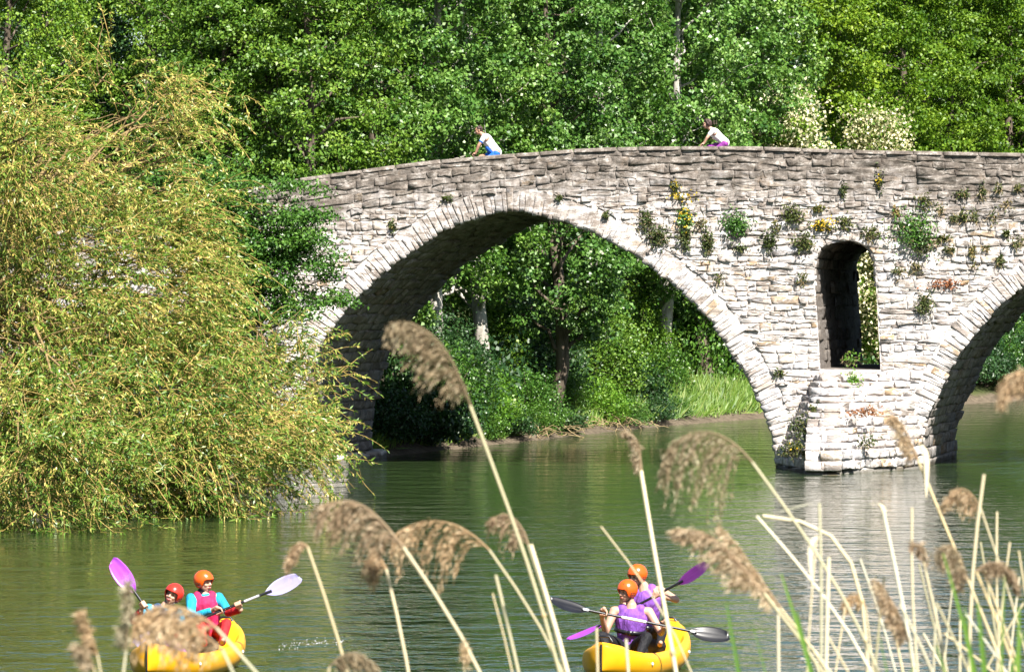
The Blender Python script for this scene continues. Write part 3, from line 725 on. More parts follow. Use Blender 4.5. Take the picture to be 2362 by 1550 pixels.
for k, px, d, s, zs, lb in (('dark', 960, 126.6, .7, .9, 'dark bush dipping into the shaded water next to the vault'), ('dark', 1020, 128.9, .8, .9, 'dark bush at the shaded waterline left of the big plume'), ('shrub', 1105, 132.0, .6, .8, 'low bush overhanging the water below the bright shrub'),
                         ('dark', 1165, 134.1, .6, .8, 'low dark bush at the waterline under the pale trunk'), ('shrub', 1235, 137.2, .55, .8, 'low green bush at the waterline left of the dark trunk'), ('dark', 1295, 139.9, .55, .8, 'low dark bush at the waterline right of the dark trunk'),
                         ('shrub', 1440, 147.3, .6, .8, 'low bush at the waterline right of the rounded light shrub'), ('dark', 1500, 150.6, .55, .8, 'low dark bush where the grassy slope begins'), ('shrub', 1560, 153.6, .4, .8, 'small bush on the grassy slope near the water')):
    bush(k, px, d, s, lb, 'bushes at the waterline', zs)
for k, px, d, s, zs, lb in (('sap', 1060, 141, 1.0, 1.0, 'young tree between the vault edge and the pale trunk'), ('sap_shade', 1190, 145, 1.0, 1.0, 'leafy sapling between the pale trunk and the thick dark trunk'), ('sap', 1335, 150, 1.0, 1.0, 'leafy sapling right of the thick dark trunk'),
                         ('sap', 1425, 157, .95, 1.0, 'sapling under the right half of the arch'), ('sap_shade', 1560, 168, 1.15, 1.0, 'sapling in the shade above the grassy slope'), ('sap_shade', 1000, 132, .8, 1.0, 'shaded sapling close to the edge of the vault')):
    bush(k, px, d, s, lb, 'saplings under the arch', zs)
# grass on the bank (nobody could count it)
g = MB(); rv = np.random.default_rng(41)
n = 26000; t_ = rv.random(n); poly = np.array([(-3.6, 121), (.2, 133.5), (4.8, 149), (9.4, 160.5), (11, 165)])
s_ = np.r_[0, np.cumsum(np.linalg.norm(np.diff(poly, axis=0), axis=1))]; q = t_ * s_[-1]
bx_, by_ = np.interp(q, s_, poly[:, 0]), np.interp(q, s_, poly[:, 1]); inl = .35 + rv.gamma(1.6, 1.7, n)
gxp, gyp = bx_ - inl * .75, by_ + inl * .62
sdv = river_sd(gxp, gyp); ok = sdv > .2; gxp, gyp = gxp[ok], gyp[ok]; n = len(gxp)
gzp = ground_z(gxp, gyp); hgt = rv.uniform(.25, .75, n) * np.where(gxp > 4, 1.25, .9)
ax = np.c_[rv.normal(0, .35, n), rv.normal(0, .35, n), np.ones(n)]
leaves(g, np.c_[gxp, gyp, gzp - .03], hgt, .05, np.clip(rv.normal(.5, .22, n), 0, 1), (0, -1, .2), None, .5, ax, .1)
tag(g.build('grass', M['grass']), 'tall green grass on the bank behind the main arch', 'grass', kind='stuff')
# bare roots and dry sticks at the water's edge
g = MB()
for q in range(130):
    u = rv.random() ** 1.2; qq = (.30 + .32 * u) * s_[-1]; x, y = np.interp(qq, s_, poly[:, 0]), np.interp(qq, s_, poly[:, 1]); x += rv.normal(-.15, .3); y += rv.normal(.2, .2)
    z = float(ground_z(np.array([x]), np.array([y]))[0]); a = rv.uniform(0, 6.28)
    p1 = np.array((x + math.cos(a) * rv.uniform(.3, .9), y - rv.uniform(0, .6), z + rv.uniform(-.1, .35)))
    g.tube(curve((x, y, z + rv.uniform(.1, .4)), p1, rv.uniform(-.1, .15), 5, .03), np.linspace(.018, .006, 5), 4, rv.random(), caps=False)
tag(g.build('dry_sticks', M['dry']), 'dry sticks and bare roots along the waterline under the arch', 'sticks', kind='stuff')

# ---- the willow over the water on the left
willow = empty('willow_tree', (-12.2, 92, 0.6), 'large yellow-green willow with catkins hanging over the water at the left', 'tree')
wood, crown, twigs, cat_ = MB(), MB(), MB(), MB(); rv = np.random.default_rng(52)
ELL = [  # px, py, rx, ry (photograph pixels), depth, half depth, sprays, catkin share, density towards the shell
    (300, 985, 430, 215, 89, 3.6, 1700, .34), (120, 1060, 270, 160, 84, 3.0, 620, .22), (430, 1055, 235, 130, 90, 2.4, 580, .30), (165, 690, 380, 270, 91, 3.6, 1900, .44), (335, 700, 175, 190, 95, 2.4, 540, .40),
    (35, 370, 190, 150, 89, 2.6, 560, .65), (290, 450, 200, 100, 94, 2.4, 170, .5), (310, 220, 210, 130, 95, 2.4, 110, .66), (680, 930, 130, 105, 98, 1.6, 250, .42), (605, 1000, 140, 72, 96, 1.4, 210, .40), (440, 300, 110, 90, 96, 1.5, 60, .7), (570, 880, 120, 100, 97, 1.6, 200, .4)]
hub = np.array((-11.6, 92.0, 4.2))
base_pts = [np.array((-12.2, 92, .4)), np.array((-12.0, 91.8, 1.8)), np.array((-11.7, 92, 3.2)), hub]
wood.tube(base_pts, [.55, .45, .4, .34], 10)
Pl, Al, Tl, Pc, Ac_ = [], [], [], [], []
for (px, py, rx, ry, d, hd, ns, cs) in ELL:
    c = W(px, py, d); k = d / FPX; rad = np.array((rx * k, hd, ry * k))
    for q in range(5):
        g_ = unit(rv.normal(0, 1, 3) * (1, .8, 1)) * rv.uniform(.5, .95); e = c + g_ * rad; e[2] = max(e[2], .3)
        cv = curve(hub + rv.normal(0, .2, 3), e, rv.uniform(.2, 1.2), 11, .10); wood.tube(cv, np.linspace(.065, .010, 11), 6, caps=False)
        for b_ in range(5):
            u = rv.integers(4, 10); e2 = cv[u] + unit(np.array((.7, -.2, .25)) + rv.normal(0, .6, 3)) * rv.uniform(.7, 1.7); wood.tube(curve(cv[u], e2, .15, 6, .04), np.linspace(.017, .005, 6), 4, caps=False)
    nbough = max(5, ns // 17); bough = []      # shoots stand together on boughs, so that the crown has folds and gaps
    for q in range(nbough):
        g_ = unit(rv.normal(0, 1, 3)); g_[1] = -abs(g_[1]) if rv.random() < .75 else g_[1]; bough.append((g_, c + g_ * rad * rv.uniform(.45, 1.0) ** .6, unit(g_ * (.9, .6, .4) + np.array((.40, -.1, .25)) + rv.normal(0, .5, 3)), rv.normal(0, .09)))
    for q in range(ns):
        g_, pb_, db_, tb_ = bough[rv.integers(nbough)]; p0 = pb_ + rv.normal(0, 1, 3) * (.36, .32, .26) + db_ * rv.uniform(-.3, .3)
        if p0[2] < .12: p0[2] = rv.uniform(.1, .5)
        dr = unit(db_ + rv.normal(0, .33, 3)); L = rv.uniform(.5, 1.3)
        tt = np.linspace(0, 1, 5)[:, None]; cv = p0 + dr * L * tt + np.array((0, 0, -1.0)) * (tt ** 2) * L * rv.uniform(.15, .6)
        cv[:, 2] = np.maximum(cv[:, 2], .05)
        twigs.tube(cv[[0, 2, 3, 4]], [.010, .008, .006, .004], 3, rv.uniform(.2, 1), caps=False)
        m = rv.integers(17, 27); u = np.sort(rv.uniform(.08, 1, m)); pts = np.stack([np.interp(u, tt[:, 0], cv[:, j]) for j in range(3)], -1)
        tg = unit(cv[-1] - cv[1]); sp = rv.random() < cs
        bright = rv.normal(.0, .05) + tb_
        isc = rv.random(m) < (.42 if sp else .08)
        Pl.append(pts[~isc]); Al.append(np.tile(tg + (0, 0, -.1), ((~isc).sum(), 1))); Tl.append(np.clip(rv.normal(.34 if not sp else .50, .13, (~isc).sum()) + bright, 0, .82))
        Pc.append(pts[isc]); Ac_.append(np.tile(tg * .4 + (0, 0, -.5), (isc.sum(), 1)))
Pl = np.concatenate(Pl); Al = np.concatenate(Al) * 1.0; Tl = np.concatenate(Tl)
leaves(crown, Pl, .14, .034, Tl, (0, -.25, .6), None, 1.0, Al + rv.normal(0, .45, Al.shape), .15)
Pc = np.concatenate(Pc); Ac_ = np.concatenate(Ac_)
leaves(cat_, Pc, .10, .030, np.clip(rv.normal(.88, .1, len(Pc)), .6, 1), (0, -.4, .3), None, 1.0, Ac_, .3)
child(willow, wood.build('trunk', M['bark_willow'], None, True)); child(willow, crown.build('crown', M['leaf_willow'])); child(willow, twigs.build('twigs', M['twig_willow']))
child(willow, cat_.build('catkins', M['leaf_willow']))

# ---- green shrub between the willow and the arch
shrub = empty('leafy_shrub', (-7.6, 109.5, .8), 'dark green shrub with level branches covering the low end of the bridge', 'shrub')
wood, crown = MB(), MB(); rv = np.random.default_rng(61)
sub = np.array((-7.6, 109.6, 2.6)); wood.tube([(-7.6, 109.5, .5), (-7.65, 109.5, 1.6), sub], [.16, .13, .11], 8)
Pl, Tl = [], []
for (px, py, rx, ry, n) in [(600, 500, 105, 40, 52), (725, 500, 50, 18, 9), (600, 565, 100, 50, 60), (645, 612, 120, 20, 30), (590, 670, 85, 55, 62), (725, 690, 75, 18, 13), (790, 692, 30, 12, 4), (560, 750, 45, 45, 30), (680, 432, 70, 14, 10), (500, 455, 90, 55, 60), (430, 420, 80, 60, 50),
                            (700, 545, 60, 20, 12), (740, 590, 35, 16, 4), (760, 640, 28, 12, 3), (540, 620, 60, 60, 40), (470, 540, 60, 70, 40), (640, 560, 80, 30, 25), (660, 720, 70, 16, 14), (520, 700, 40, 60, 30)]:
    c = W(px, py, 109.6)
    wood.tube(curve(sub, c + rv.normal(0, .1, 3), rv.uniform(-.1, .3), 8, .05), np.linspace(.05, .01, 8), 5, caps=False)
    for q in range(n):
        e = c + np.array((rv.uniform(-1, 1) * rx * .01096, rv.normal(0, .45), rv.normal(0, .5) * ry * .01096)); wood.tube(curve(c, e, .05, 4, .03), np.linspace(.012, .004, 4), 3, caps=False)
        m = 64; P = e + rv.normal(0, 1, (m, 3)) * (.19, .17, .085); P[:, 1] = np.minimum(P[:, 1], Y0 - .08); Pl.append(P); Tl.append(np.clip(rv.normal(.5, .2, m) + rv.normal(0, .12), 0, 1))
leaves(crown, np.concatenate(Pl), .10, .066, np.concatenate(Tl), (0, -.25, .6))
child(shrub, wood.build('branches', M['bark'], None, True)); child(shrub, crown.build('crown', M['leaf_shrub']))

# ---- plants rooted in the wall
def tuft(px, py, rx, ry, n, label, group=None, y=Y0, mat='leaf_wall', flowers=0, dry=0, d_=None, name='wall_plant', tone=.45, out=.35):
    c = np.array((FX(px), y - .03, FZ(py))) if d_ is None else W(px, py, d_)
    o = empty(name, c, label, 'plant', group); k = SP
    n = int(n * 1.7); m = MB(); P = c + np.c_[rv.normal(0, .5, n) * rx * k, -np.abs(rv.normal(0, .5, n)) * min(rx, ry) * k * out * 2, rv.normal(0, .5, n) * ry * k]
    leaves(m, P, .09, .045, np.clip(rv.normal(tone, .2, n), 0, 1), (0, -.6, .5)); child(o, m.build('leaves', M[mat]))
    if flowers:
        m = MB(); P = c + np.c_[rv.normal(0, .55, flowers) * rx * k, -np.abs(rv.normal(0, .5, flowers)) * rx * k * .5 - .04, rv.normal(.15, .5, flowers) * ry * k]
        leaves(m, P, .055, .05, rv.random(flowers), (0, -1, .3)); child(o, m.build('flowers', M['petal']))
    if dry >= 12:
        m = MB(); P = c + np.c_[rv.normal(0, .4, dry) * rx * k, -np.abs(rv.normal(0, .4, dry)) * rx * k * .4, rv.normal(-.2, .4, dry) * ry * k]
        leaves(m, P, .16, .014, rv.random(dry), (0, -1, 0), None, 1, rv.normal(0, .6, (dry, 3)) + (0, -.3, -.4)); tag(child(o, m.build('dry_stalks', M['dry'])), kind='stuff')
    return o
rv = np.random.default_rng(71)
tuft(1698, 518, 34, 30, 260, 'dense green tuft on the wall, greenest right of the main arch', mat='leaf_shrub')
tuft(1580, 505, 18, 28, 130, 'upright tuft full of yellow flowers above the arch ring', flowers=60, mat='leaf_shrub')
tuft(1580, 550, 16, 26, 120, 'olive tuft hanging just under the upright yellow flowers', dry=25)
tuft(1556, 432, 10, 16, 36, 'sprig of yellow flowers high on the dark parapet', flowers=22)
tuft(1575, 455, 34, 10, 14, 'scattered yellow flowers below the parapet sprig', flowers=45)
tuft(1518, 545, 26, 22, 170, 'olive tuft low on the arch ring left of the yellow flowers', dry=50)
tuft(1490, 510, 18, 22, 90, 'ragged tuft with dry stalks at the left of the planted patch', dry=60)
tuft(1632, 560, 14, 30, 120, 'narrow hanging tuft between the yellow flowers and the greenest tuft', dry=20)
tuft(1828, 495, 24, 22, 140, 'round tuft half way between the greenest tuft and the pier window')
tuft(1776, 555, 18, 24, 110, 'drooping tuft below the round tuft')
tuft(1855, 560, 24, 22, 140, 'olive tuft touching the left shoulder of the pier window')
tuft(1898, 520, 26, 14, 70, 'yellow flowering tuft above the pier window', flowers=70, dry=30)
tuft(1950, 515, 16, 16, 60, 'small green tuft over the crown of the pier window')
tuft(2008, 540, 22, 18, 80, 'grey-green tuft at the right shoulder of the pier window', dry=40)
tuft(2105, 530, 50, 42, 420, 'largest green tuft on the wall, right of the pier window', mat='leaf_shrub', dry=60)
tuft(2130, 465, 18, 20, 70, 'brownish tuft above the largest tuft', tone=.75)
tuft(2130, 565, 26, 24, 120, 'olive tuft under the largest tuft', dry=25)
tuft(2132, 700, 20, 24, 130, 'lone tuft on the wall low beside the right arch ring', dry=30)
tuft(1945, 440, 6, 20, 40, 'thin upright plant on the parapet above the pier window')
tuft(2028, 420, 8, 26, 36, 'thin stalk with a few yellow flowers high on the parapet', flowers=16)
tuft(2180, 655, 40, 10, 70, 'rust-brown creeping plant beside the right arch ring', mat='petal_red')
tuft(1965, 880, 16, 26, 110, 'fresh green plant under the sill of the pier window', mat='leaf_bright', y=Y0 - .35)
tuft(1965, 828, 22, 18, 50, 'green plant with dry stalks growing on the sill of the pier window', mat='leaf_bright', dry=70, y=Y0 + .5)
tuft(1845, 985, 26, 30, 150, 'grassy plant on the steps of the cutwater, upper clump', dry=90, d_=110.6)
tuft(1830, 1035, 30, 18, 150, 'grassy plant with yellow dots on the lowest step of the cutwater', dry=110, flowers=10, d_=110.0)
tuft(1880, 950, 14, 16, 70, 'dry grassy plant on the top step of the cutwater', dry=40, d_=111)
tuft(1990, 950, 40, 10, 90, 'rust-red creeping plant on the lit face of the cutwater', mat='petal_red', d_=110.6)
tuft(2000, 1020, 24, 14, 60, 'low green and brown plant on the lit face of the cutwater', dry=30, d_=110.0)
tuft(1398, 497, 8, 8, 34, 'tiny tuft on the arch ring right of the crown')
tuft(1290, 458, 6, 6, 24, 'tiny tuft just above the crown of the main arch')
tuft(1030, 458, 12, 6, 30, 'tiny mossy tuft above the left part of the arch ring')
tuft(905, 523, 8, 14, 40, 'small tuft left of the arch ring near the shrub')
for px, py in ((1620, 520), (1790, 520), (1715, 575), (1890, 480), (2060, 490), (2215, 450), (2255, 445), (2300, 440), (2345, 440), (2200, 500), (2220, 500), (2240, 500), (2290, 505), (2180, 560), (2200, 580),
               (2240, 580), (2280, 575), (2310, 600), (2250, 620), (2070, 620), (2100, 620), (1655, 640), (1843, 645), (2320, 540), (2350, 560), (1803, 852), (2160, 480), (2330, 480)):
    tuft(px + rv.normal(0, 5), py + rv.normal(0, 5), rv.uniform(5, 18), rv.uniform(5, 20), int(rv.uniform(14, 60)), 'small weed among the many sprouting from joints of the bridge wall', 'small weeds in the wall joints', tone=rv.uniform(.3, .95), dry=int(rv.uniform(0, 40)))
# ------------------------------------------------------------------ people, kayaks, paddles, bicycles
M['skin'] = mat_plain('skin', (.43, .25, .175), .5, .10, 14, .05, .4); M['skin_tan'] = mat_plain('skin_tan', (.34, .185, .12), .5, .10, 14, .05, .4)
M['hair'] = mat_plain('hair_dark', (.035, .016, .012), .6, .5, 60, .6); M['hair_fair'] = mat_plain('hair_fair', (.36, .24, .12), .6, .4, 60, .5)
M['helmet_orange'] = mat_plain('helmet_orange', (.64, .085, .006), .25, .06, 5, .03, .6); M['helmet_red'] = mat_plain('helmet_red', (.50, .028, .016), .22, .06, 5, .03, .6)
M['purple'] = mat_cloth('vest_purple', (.175, .062, .34)); M['magenta'] = mat_cloth('vest_magenta', (.40, .014, .075))
M['turquoise'] = mat_cloth('jacket_turquoise', (.012, .26, .40)); M['navy'] = mat_cloth('jacket_navy', (.025, .055, .11))
M['red_cloth'] = mat_cloth('red_cloth', (.38, .012, .016)); M['black_cloth'] = mat_cloth('black_cloth', (.006, .006, .008))
M['white_cloth'] = mat_cloth('white_cloth', (.62, .61, .60)); M['blue_cloth'] = mat_cloth('blue_cloth', (.015, .11, .44)); M['violet_cloth'] = mat_cloth('violet_cloth', (.20, .03, .22))
M['yellow'] = mat_plain('kayak_yellow', (.66, .315, .004), .36, .10, 3.0, .06, .5); M['black_plastic'] = mat_plain('black_plastic', (.008, .008, .010), .35, .3, 10, .1)
M['blade_purple'] = mat_plain('blade_purple', (.26, .045, .38), .35, .10, 8, .08); M['blade_lilac'] = mat_plain('blade_lilac', (.25, .23, .40), .35, .06, 8, .08); M['blade_plum'] = mat_plain('blade_plum', (.065, .010, .08), .3, .12, 8, .08)
M['white_plastic'] = mat_plain('white_plastic', (.62, .62, .64), .4, .05, 8, .05); M['metal'] = mat_plain('grey_metal', (.35, .35, .36), .35, .1, 8, .05)
M['mouth'] = mat_plain('mouth', (.32, .05, .05), .5, .1, 8, .0); M['eye'] = mat_plain('eye', (.03, .02, .018), .3, .1, 8, .0); M['teeth'] = mat_plain('teeth', (.50, .48, .44), .4, .03, 8, .0)

def fuse(mb, name, mat, parent, voxel=.009, it=3):
    """melt overlapping closed shapes into one continuous skin"""
    me = mb.mesh(name); ob = bpy.data.objects.new('melt', me); COL.objects.link(ob)
    r_ = ob.modifiers.new('r', 'REMESH'); r_.mode = 'VOXEL'; r_.voxel_size = voxel; r_.use_smooth_shade = True
    s_ = ob.modifiers.new('s', 'SMOOTH'); s_.factor = .5; s_.iterations = it
    dg = bpy.context.evaluated_depsgraph_get(); res = bpy.data.meshes.new_from_object(ob.evaluated_get(dg))
    bpy.data.objects.remove(ob); bpy.data.meshes.remove(me); res.name = name
    res.polygons.foreach_set('use_smooth', np.ones(len(res.polygons), bool)); res.materials.clear(); res.materials.append(mat)
    return child(parent, link(name, res))

def hand(mb, pos, axis_, back, wrist):
    """fist closed round a bar: pos on the bar, axis_ the bar's direction, back = from the bar to the back of the hand"""
    A = unit(axis_); B = np.asarray(back, float); B = unit(B - A * np.dot(B, A)); C_ = np.cross(A, B); rb = .021
    palm = pos + B * (rb + .014)
    mb.capsule(palm - A * .03, .0165, palm + A * .03, .0165); mb.capsule(palm + C_ * .022 - A * .026, .016, palm + C_ * .022 + A * .026, .016)
    wp = pos + B * .05 + C_ * .035
    mb.capsule(palm, .022, wp, .024); mb.capsule(wp, .024, wrist, .029)
    for q, (o, l) in enumerate(((-.033, .9), (-.011, 1.0), (.011, .97), (.033, .85))):
        c = pos + A * o; an = [-25, -95, -165, -165 - 60 * l]
        pts = [c + (B * math.cos(R(a)) + C_ * math.sin(R(a))) * (rb + .010) for a in an]
        for u in range(3): mb.capsule(pts[u], .0098 - .0008 * u, pts[u + 1], .0092 - .0008 * u, 8)
    c = pos + A * .042; pts = [c + (B * math.cos(R(a)) + C_ * math.sin(R(a))) * (rb + .011) for a in (60, 125, 185)]
    mb.capsule(wp, .014, pts[0], .0125, 8)
    for u in range(2): mb.capsule(pts[u], .0115, pts[u + 1], .0100, 8)

def frame(F, U):
    F = unit(F); U = np.asarray(U, float); U = unit(U - F * np.dot(U, F)); Rr = np.cross(F, U); return Rr, F, U      # right, forward, up

def head(mb, Hc, F, U, neck):
    Rr, F, U = frame(F, U); B = np.array((Rr, F, U)); at = lambda a, b_, c: Hc + Rr * a + F * b_ + U * c
    mb.ellipsoid(at(0, -.008, .025), (.074, .094, .092), B, 16, 12); mb.ellipsoid(at(0, .018, -.045), (.058, .068, .068), B, 14, 10); mb.ellipsoid(at(0, .048, -.088), (.028, .026, .024), B)
    mb.capsule(at(0, .082, .012), .011, at(0, .104, -.026), .0135, 8); mb.ellipsoid(at(0, .082, .030), (.05, .016, .012), B)
    for s_ in (-1, 1):
        mb.ellipsoid(at(s_ * .076, -.005, -.010), (.011, .02, .032), B); mb.ellipsoid(at(s_ * .036, .062, -.028), (.022, .022, .02), B); mb.ellipsoid(at(s_ * .017, .092, -.028), (.008, .009, .008), B, 8, 6)
    mb.ellipsoid(at(0, .083, -.060), (.026, .011, .012), B); mb.capsule(at(0, -.015, -.05), .052, neck, .056)

def face_parts(body, Hc, F, U, smile=False):
    Rr, F, U = frame(F, U); B = np.array((Rr, F, U)); at = lambda a, b_, c: Hc + Rr * a + F * b_ + U * c
    for s_ in (-1, 1):
        m = MB(); m.ellipsoid(at(s_ * .032, .083, .004), (.014, .006, .0065), B, 10, 6); child(body, m.build('eye', M['eye'], None, True))
        m = MB(); m.capsule(at(s_ * .016, .096, .026), .005, at(s_ * .05, .083, .027), .004, 6); child(body, m.build('eyebrow', M['hair'], None, True))
    m = MB(); m.ellipsoid(at(0, .093, -.060), (.024, .007, .014 if smile else .006), B, 12, 6); mo = child(body, m.build('mouth', M['mouth'], None, True))
    if smile:
        m = MB(); m.ellipsoid(at(0, .0965, -.055), (.014, .005, .003), B, 10, 6); child(body, m.build('teeth', M['teeth'], None, True))

def helmet(body, Hc, F, U, mat, scale=1.0):
    Rr, F, U = frame(F, U); c = Hc + U * .030 - F * .006; nu, nv = 36, 14
    rad = np.array((.112, .128, .118)) * scale
    def low(a):      # lowest elevation of the shell at azimuth a (0 = front)
        x = abs((a + math.pi) % (2 * math.pi) - math.pi); d = math.degrees(x)
        if d < 48: return 4
        if d < 62: return 4 - (d - 48) / 14 * 50
        if d < 118: return -46 - 8 * math.sin((d - 62) / 56 * math.pi)
        return -46 + 6 * (d - 118) / 62
    V = []; 
    for sh in (1.0, .90):
        for j in range(nv + 1):
            for i in range(nu):
                a = 2 * math.pi * i / nu; lo = low(a); el = R(lo + (89.5 - lo) * j / nv); k = 1 + (.03 if j == 0 and sh == 1.0 else 0)
                v = np.array((math.sin(a) * math.cos(el), math.cos(a) * math.cos(el), math.sin(el))) * rad * sh * k
                V.append(c + Rr * v[0] + F * v[1] + U * v[2])
    N = nu * (nv + 1); Fc = []
    for j in range(nv):
        for i in range(nu):
            a, b_ = j * nu + i, j * nu + (i + 1) % nu; Fc.append((a, b_, b_ + nu, a + nu)); Fc.append((N + a + nu, N + b_ + nu, N + b_, N + a))
    for i in range(nu): Fc.append((i, N + i, N + (i + 1) % nu, (i + 1) % nu))
    m = MB(); m.add(V, Fc); m.add(V[nv * nu:nv * nu + nu] + [c + U * rad[2]], [(q, (q + 1) % nu, nu) for q in range(nu)])
    h = child(body, m.build('helmet', mat, None, True))
    holes = [(90 * s_ + s_ * u, e) for s_ in (-1, 1) for u in (-12, 0, 12) for e in (-18, -30)] + [(s_ * 30, 38) for s_ in (-1, 1)]
    for az, el in holes:
        a, e = R(az), R(el); v = np.array((math.sin(a) * math.cos(e), math.cos(a) * math.cos(e), math.sin(e))); p = c + (Rr * v[0] * rad[0] + F * v[1] * rad[1] + U * v[2] * rad[2]) * 1.0
        n = unit(Rr * v[0] + F * v[1] + U * v[2]); x1 = unit(np.cross(n, U + .01)); m = MB(); m.ellipsoid(p, (.0085, .0085, .003), np.array((x1, np.cross(n, x1), n)), 8, 4); child(h, m.build('vent_hole', M['black_plastic'], None, True))
    m = MB()
    for s_ in (-1, 1):
        m.tube([c + Rr * s_ * rad[0] * .72 - U * .085 + F * .01, Hc + Rr * s_ * .045 + F * .03 - U * .10, Hc + F * .045 - U * .116], .006, 6)
    child(h, m.build('chin_strap', M['black_plastic'], None, True))

def person(name, label, cat_label, J, skin='skin', clothes=(), hands=(), face=(1, 0, 0), up=(0, 0, 1), hel=None, smile=False, group=None, k=1.0, hair=None):
    """J: joints in world space. One continuous body; clothing, helmet and face features are its children"""
    o = empty(name, J['pelvis'] - np.array((0, 0, .1)), label, cat_label, group)
    b = MB()
    for a, ra, c, rb in (('pelvis', .125, 'waist', .11), ('waist', .11, 'chest', .125), ('chest', .125, 'neck', .07)): b.capsule(J[a], ra * k, J[c], rb * k)
    sh = J['shoulder_l'] - J['shoulder_r']
    b.capsule(J['chest'] + sh * .2, .10 * k, J['chest'] - sh * .2, .10 * k); b.capsule(J['pelvis'] + unit(J['hip_l'] - J['hip_r']) * .07, .105 * k, J['pelvis'] - unit(J['hip_l'] - J['hip_r']) * .07, .105 * k)
    for s_ in 'lr':
        b.capsule(J['chest'] * .35 + J['neck'] * .65, .05 * k, J['shoulder_' + s_], .058 * k); b.capsule(J['shoulder_' + s_], .056 * k, J['elbow_' + s_], .043 * k); b.capsule(J['elbow_' + s_], .043 * k, J['wrist_' + s_], .029 * k)
        b.capsule(J['hip_' + s_], .085 * k, J['knee_' + s_], .058 * k); b.capsule(J['knee_' + s_], .056 * k, J['ankle_' + s_], .037 * k); b.capsule(J['ankle_' + s_], .036 * k, J['toe_' + s_], .028 * k)
    head(b, J['head'], face, up, J['neck'])
    for (s_, pos, ax_, bk) in hands: hand(b, pos, ax_, bk, J['wrist_' + s_])
    body = fuse(b, 'body', M[skin], o, .0075, 2)
    for nm, mat, prims in clothes:
        m = MB()
        for a, ra, c, rb in prims: m.capsule(J[a] if isinstance(a, str) else a, ra * k, J[c] if isinstance(c, str) else c, rb * k)
        fuse(m, nm, M[mat], o, .010, 2)
    face_parts(o, J['head'], face, up, smile)
    if hel: helmet(o, J['head'], face, up, M[hel])
    if hair: 
        Rr, F, U = frame(face, up); m = MB(); hm, curls, rr = hair; rh = np.random.default_rng(5)
        B = np.array((Rr, F, U)); m.ellipsoid(J['head'] - F * .022 + U * .035, (.085, .095, .092), B, 14, 10)
        for q in range(curls):
            g_ = unit(rh.normal(0, 1, 3)); 
            if np.dot(g_, F) > .35 and np.dot(g_, U) < .45: continue
            m.ellipsoid(J['head'] - F * .025 + U * .03 + g_ * (.085 + rr * .5), (rr,) * 3, None, 8, 6)
        fuse(m, 'hair', M[hm], o, .010, 1)
    return o

def torso_of(extra=.018): return [('pelvis', .125 + extra, 'waist', .12 + extra), ('waist', .12 + extra, 'chest', .135 + extra), ('chest', .135 + extra, 'neck', .062 + extra * .4)]
def with_mid(J, sh_k=.75):
    J = dict(J); J['waist'] = J['pelvis'] * .5 + J['chest'] * .5
    for s_ in 'lr':
        J['up_' + s_] = J['chest'] * .5 + J['neck'] * .5 + (J['shoulder_' + s_] - J['neck']) * .62; J['strap_' + s_] = J['neck'] * .50 + J['shoulder_' + s_] * .50 - np.array((0, 0, .012)); J['mid_' + s_] = J['chest'] + (J['shoulder_' + s_] - (J['shoulder_l'] + J['shoulder_r']) / 2) * .45; J['low_' + s_] = J['waist'] + (J['hip_' + s_] - (J['hip_l'] + J['hip_r']) / 2) * .45
        J['sleeve_' + s_] = J['elbow_' + s_] * .15 + J['wrist_' + s_] * .85; J['short_' + s_] = J['shoulder_' + s_] * .45 + J['elbow_' + s_] * .55; J['thigh_' + s_] = J['hip_' + s_] * .45 + J['knee_' + s_] * .55
    return J
VEST = torso_of(.028)[:2] + [('strap_l', .072, 'mid_l', .105), ('strap_r', .072, 'mid_r', .105), ('mid_l', .105, 'mid_r', .105), ('up_l', .068, 'mid_l', .105), ('up_r', .068, 'mid_r', .105), ('low_l', .118, 'mid_l', .112), ('low_r', .118, 'mid_r', .112)]
SLEEVES = [('shoulder_l', .070, 'elbow_l', .057), ('elbow_l', .057, 'sleeve_l', .044), ('shoulder_r', .070, 'elbow_r', .057), ('elbow_r', .057, 'sleeve_r', .044)]
JACKET = torso_of(.016) + [('mid_l', .098, 'mid_r', .098), ('up_l', .075, 'shoulder_l', .068), ('up_r', .075, 'shoulder_r', .068)] + SLEEVES
LEGS = [('hip_l', .095, 'knee_l', .068), ('knee_l', .067, 'ankle_l', .048), ('hip_r', .095, 'knee_r', .068), ('knee_r', .067, 'ankle_r', .048), ('hip_l', .105, 'hip_r', .105), ('pelvis', .13, 'waist', .115)]
SHORTS = [('hip_l', .10, 'thigh_l', .085), ('hip_r', .10, 'thigh_r', .085), ('hip_l', .105, 'hip_r', .105), ('pelvis', .132, 'pelvis', .132)]
CUFFS = [('elbow_l', .060, 'sleeve_l', .047), ('elbow_r', .060, 'sleeve_r', .047)]

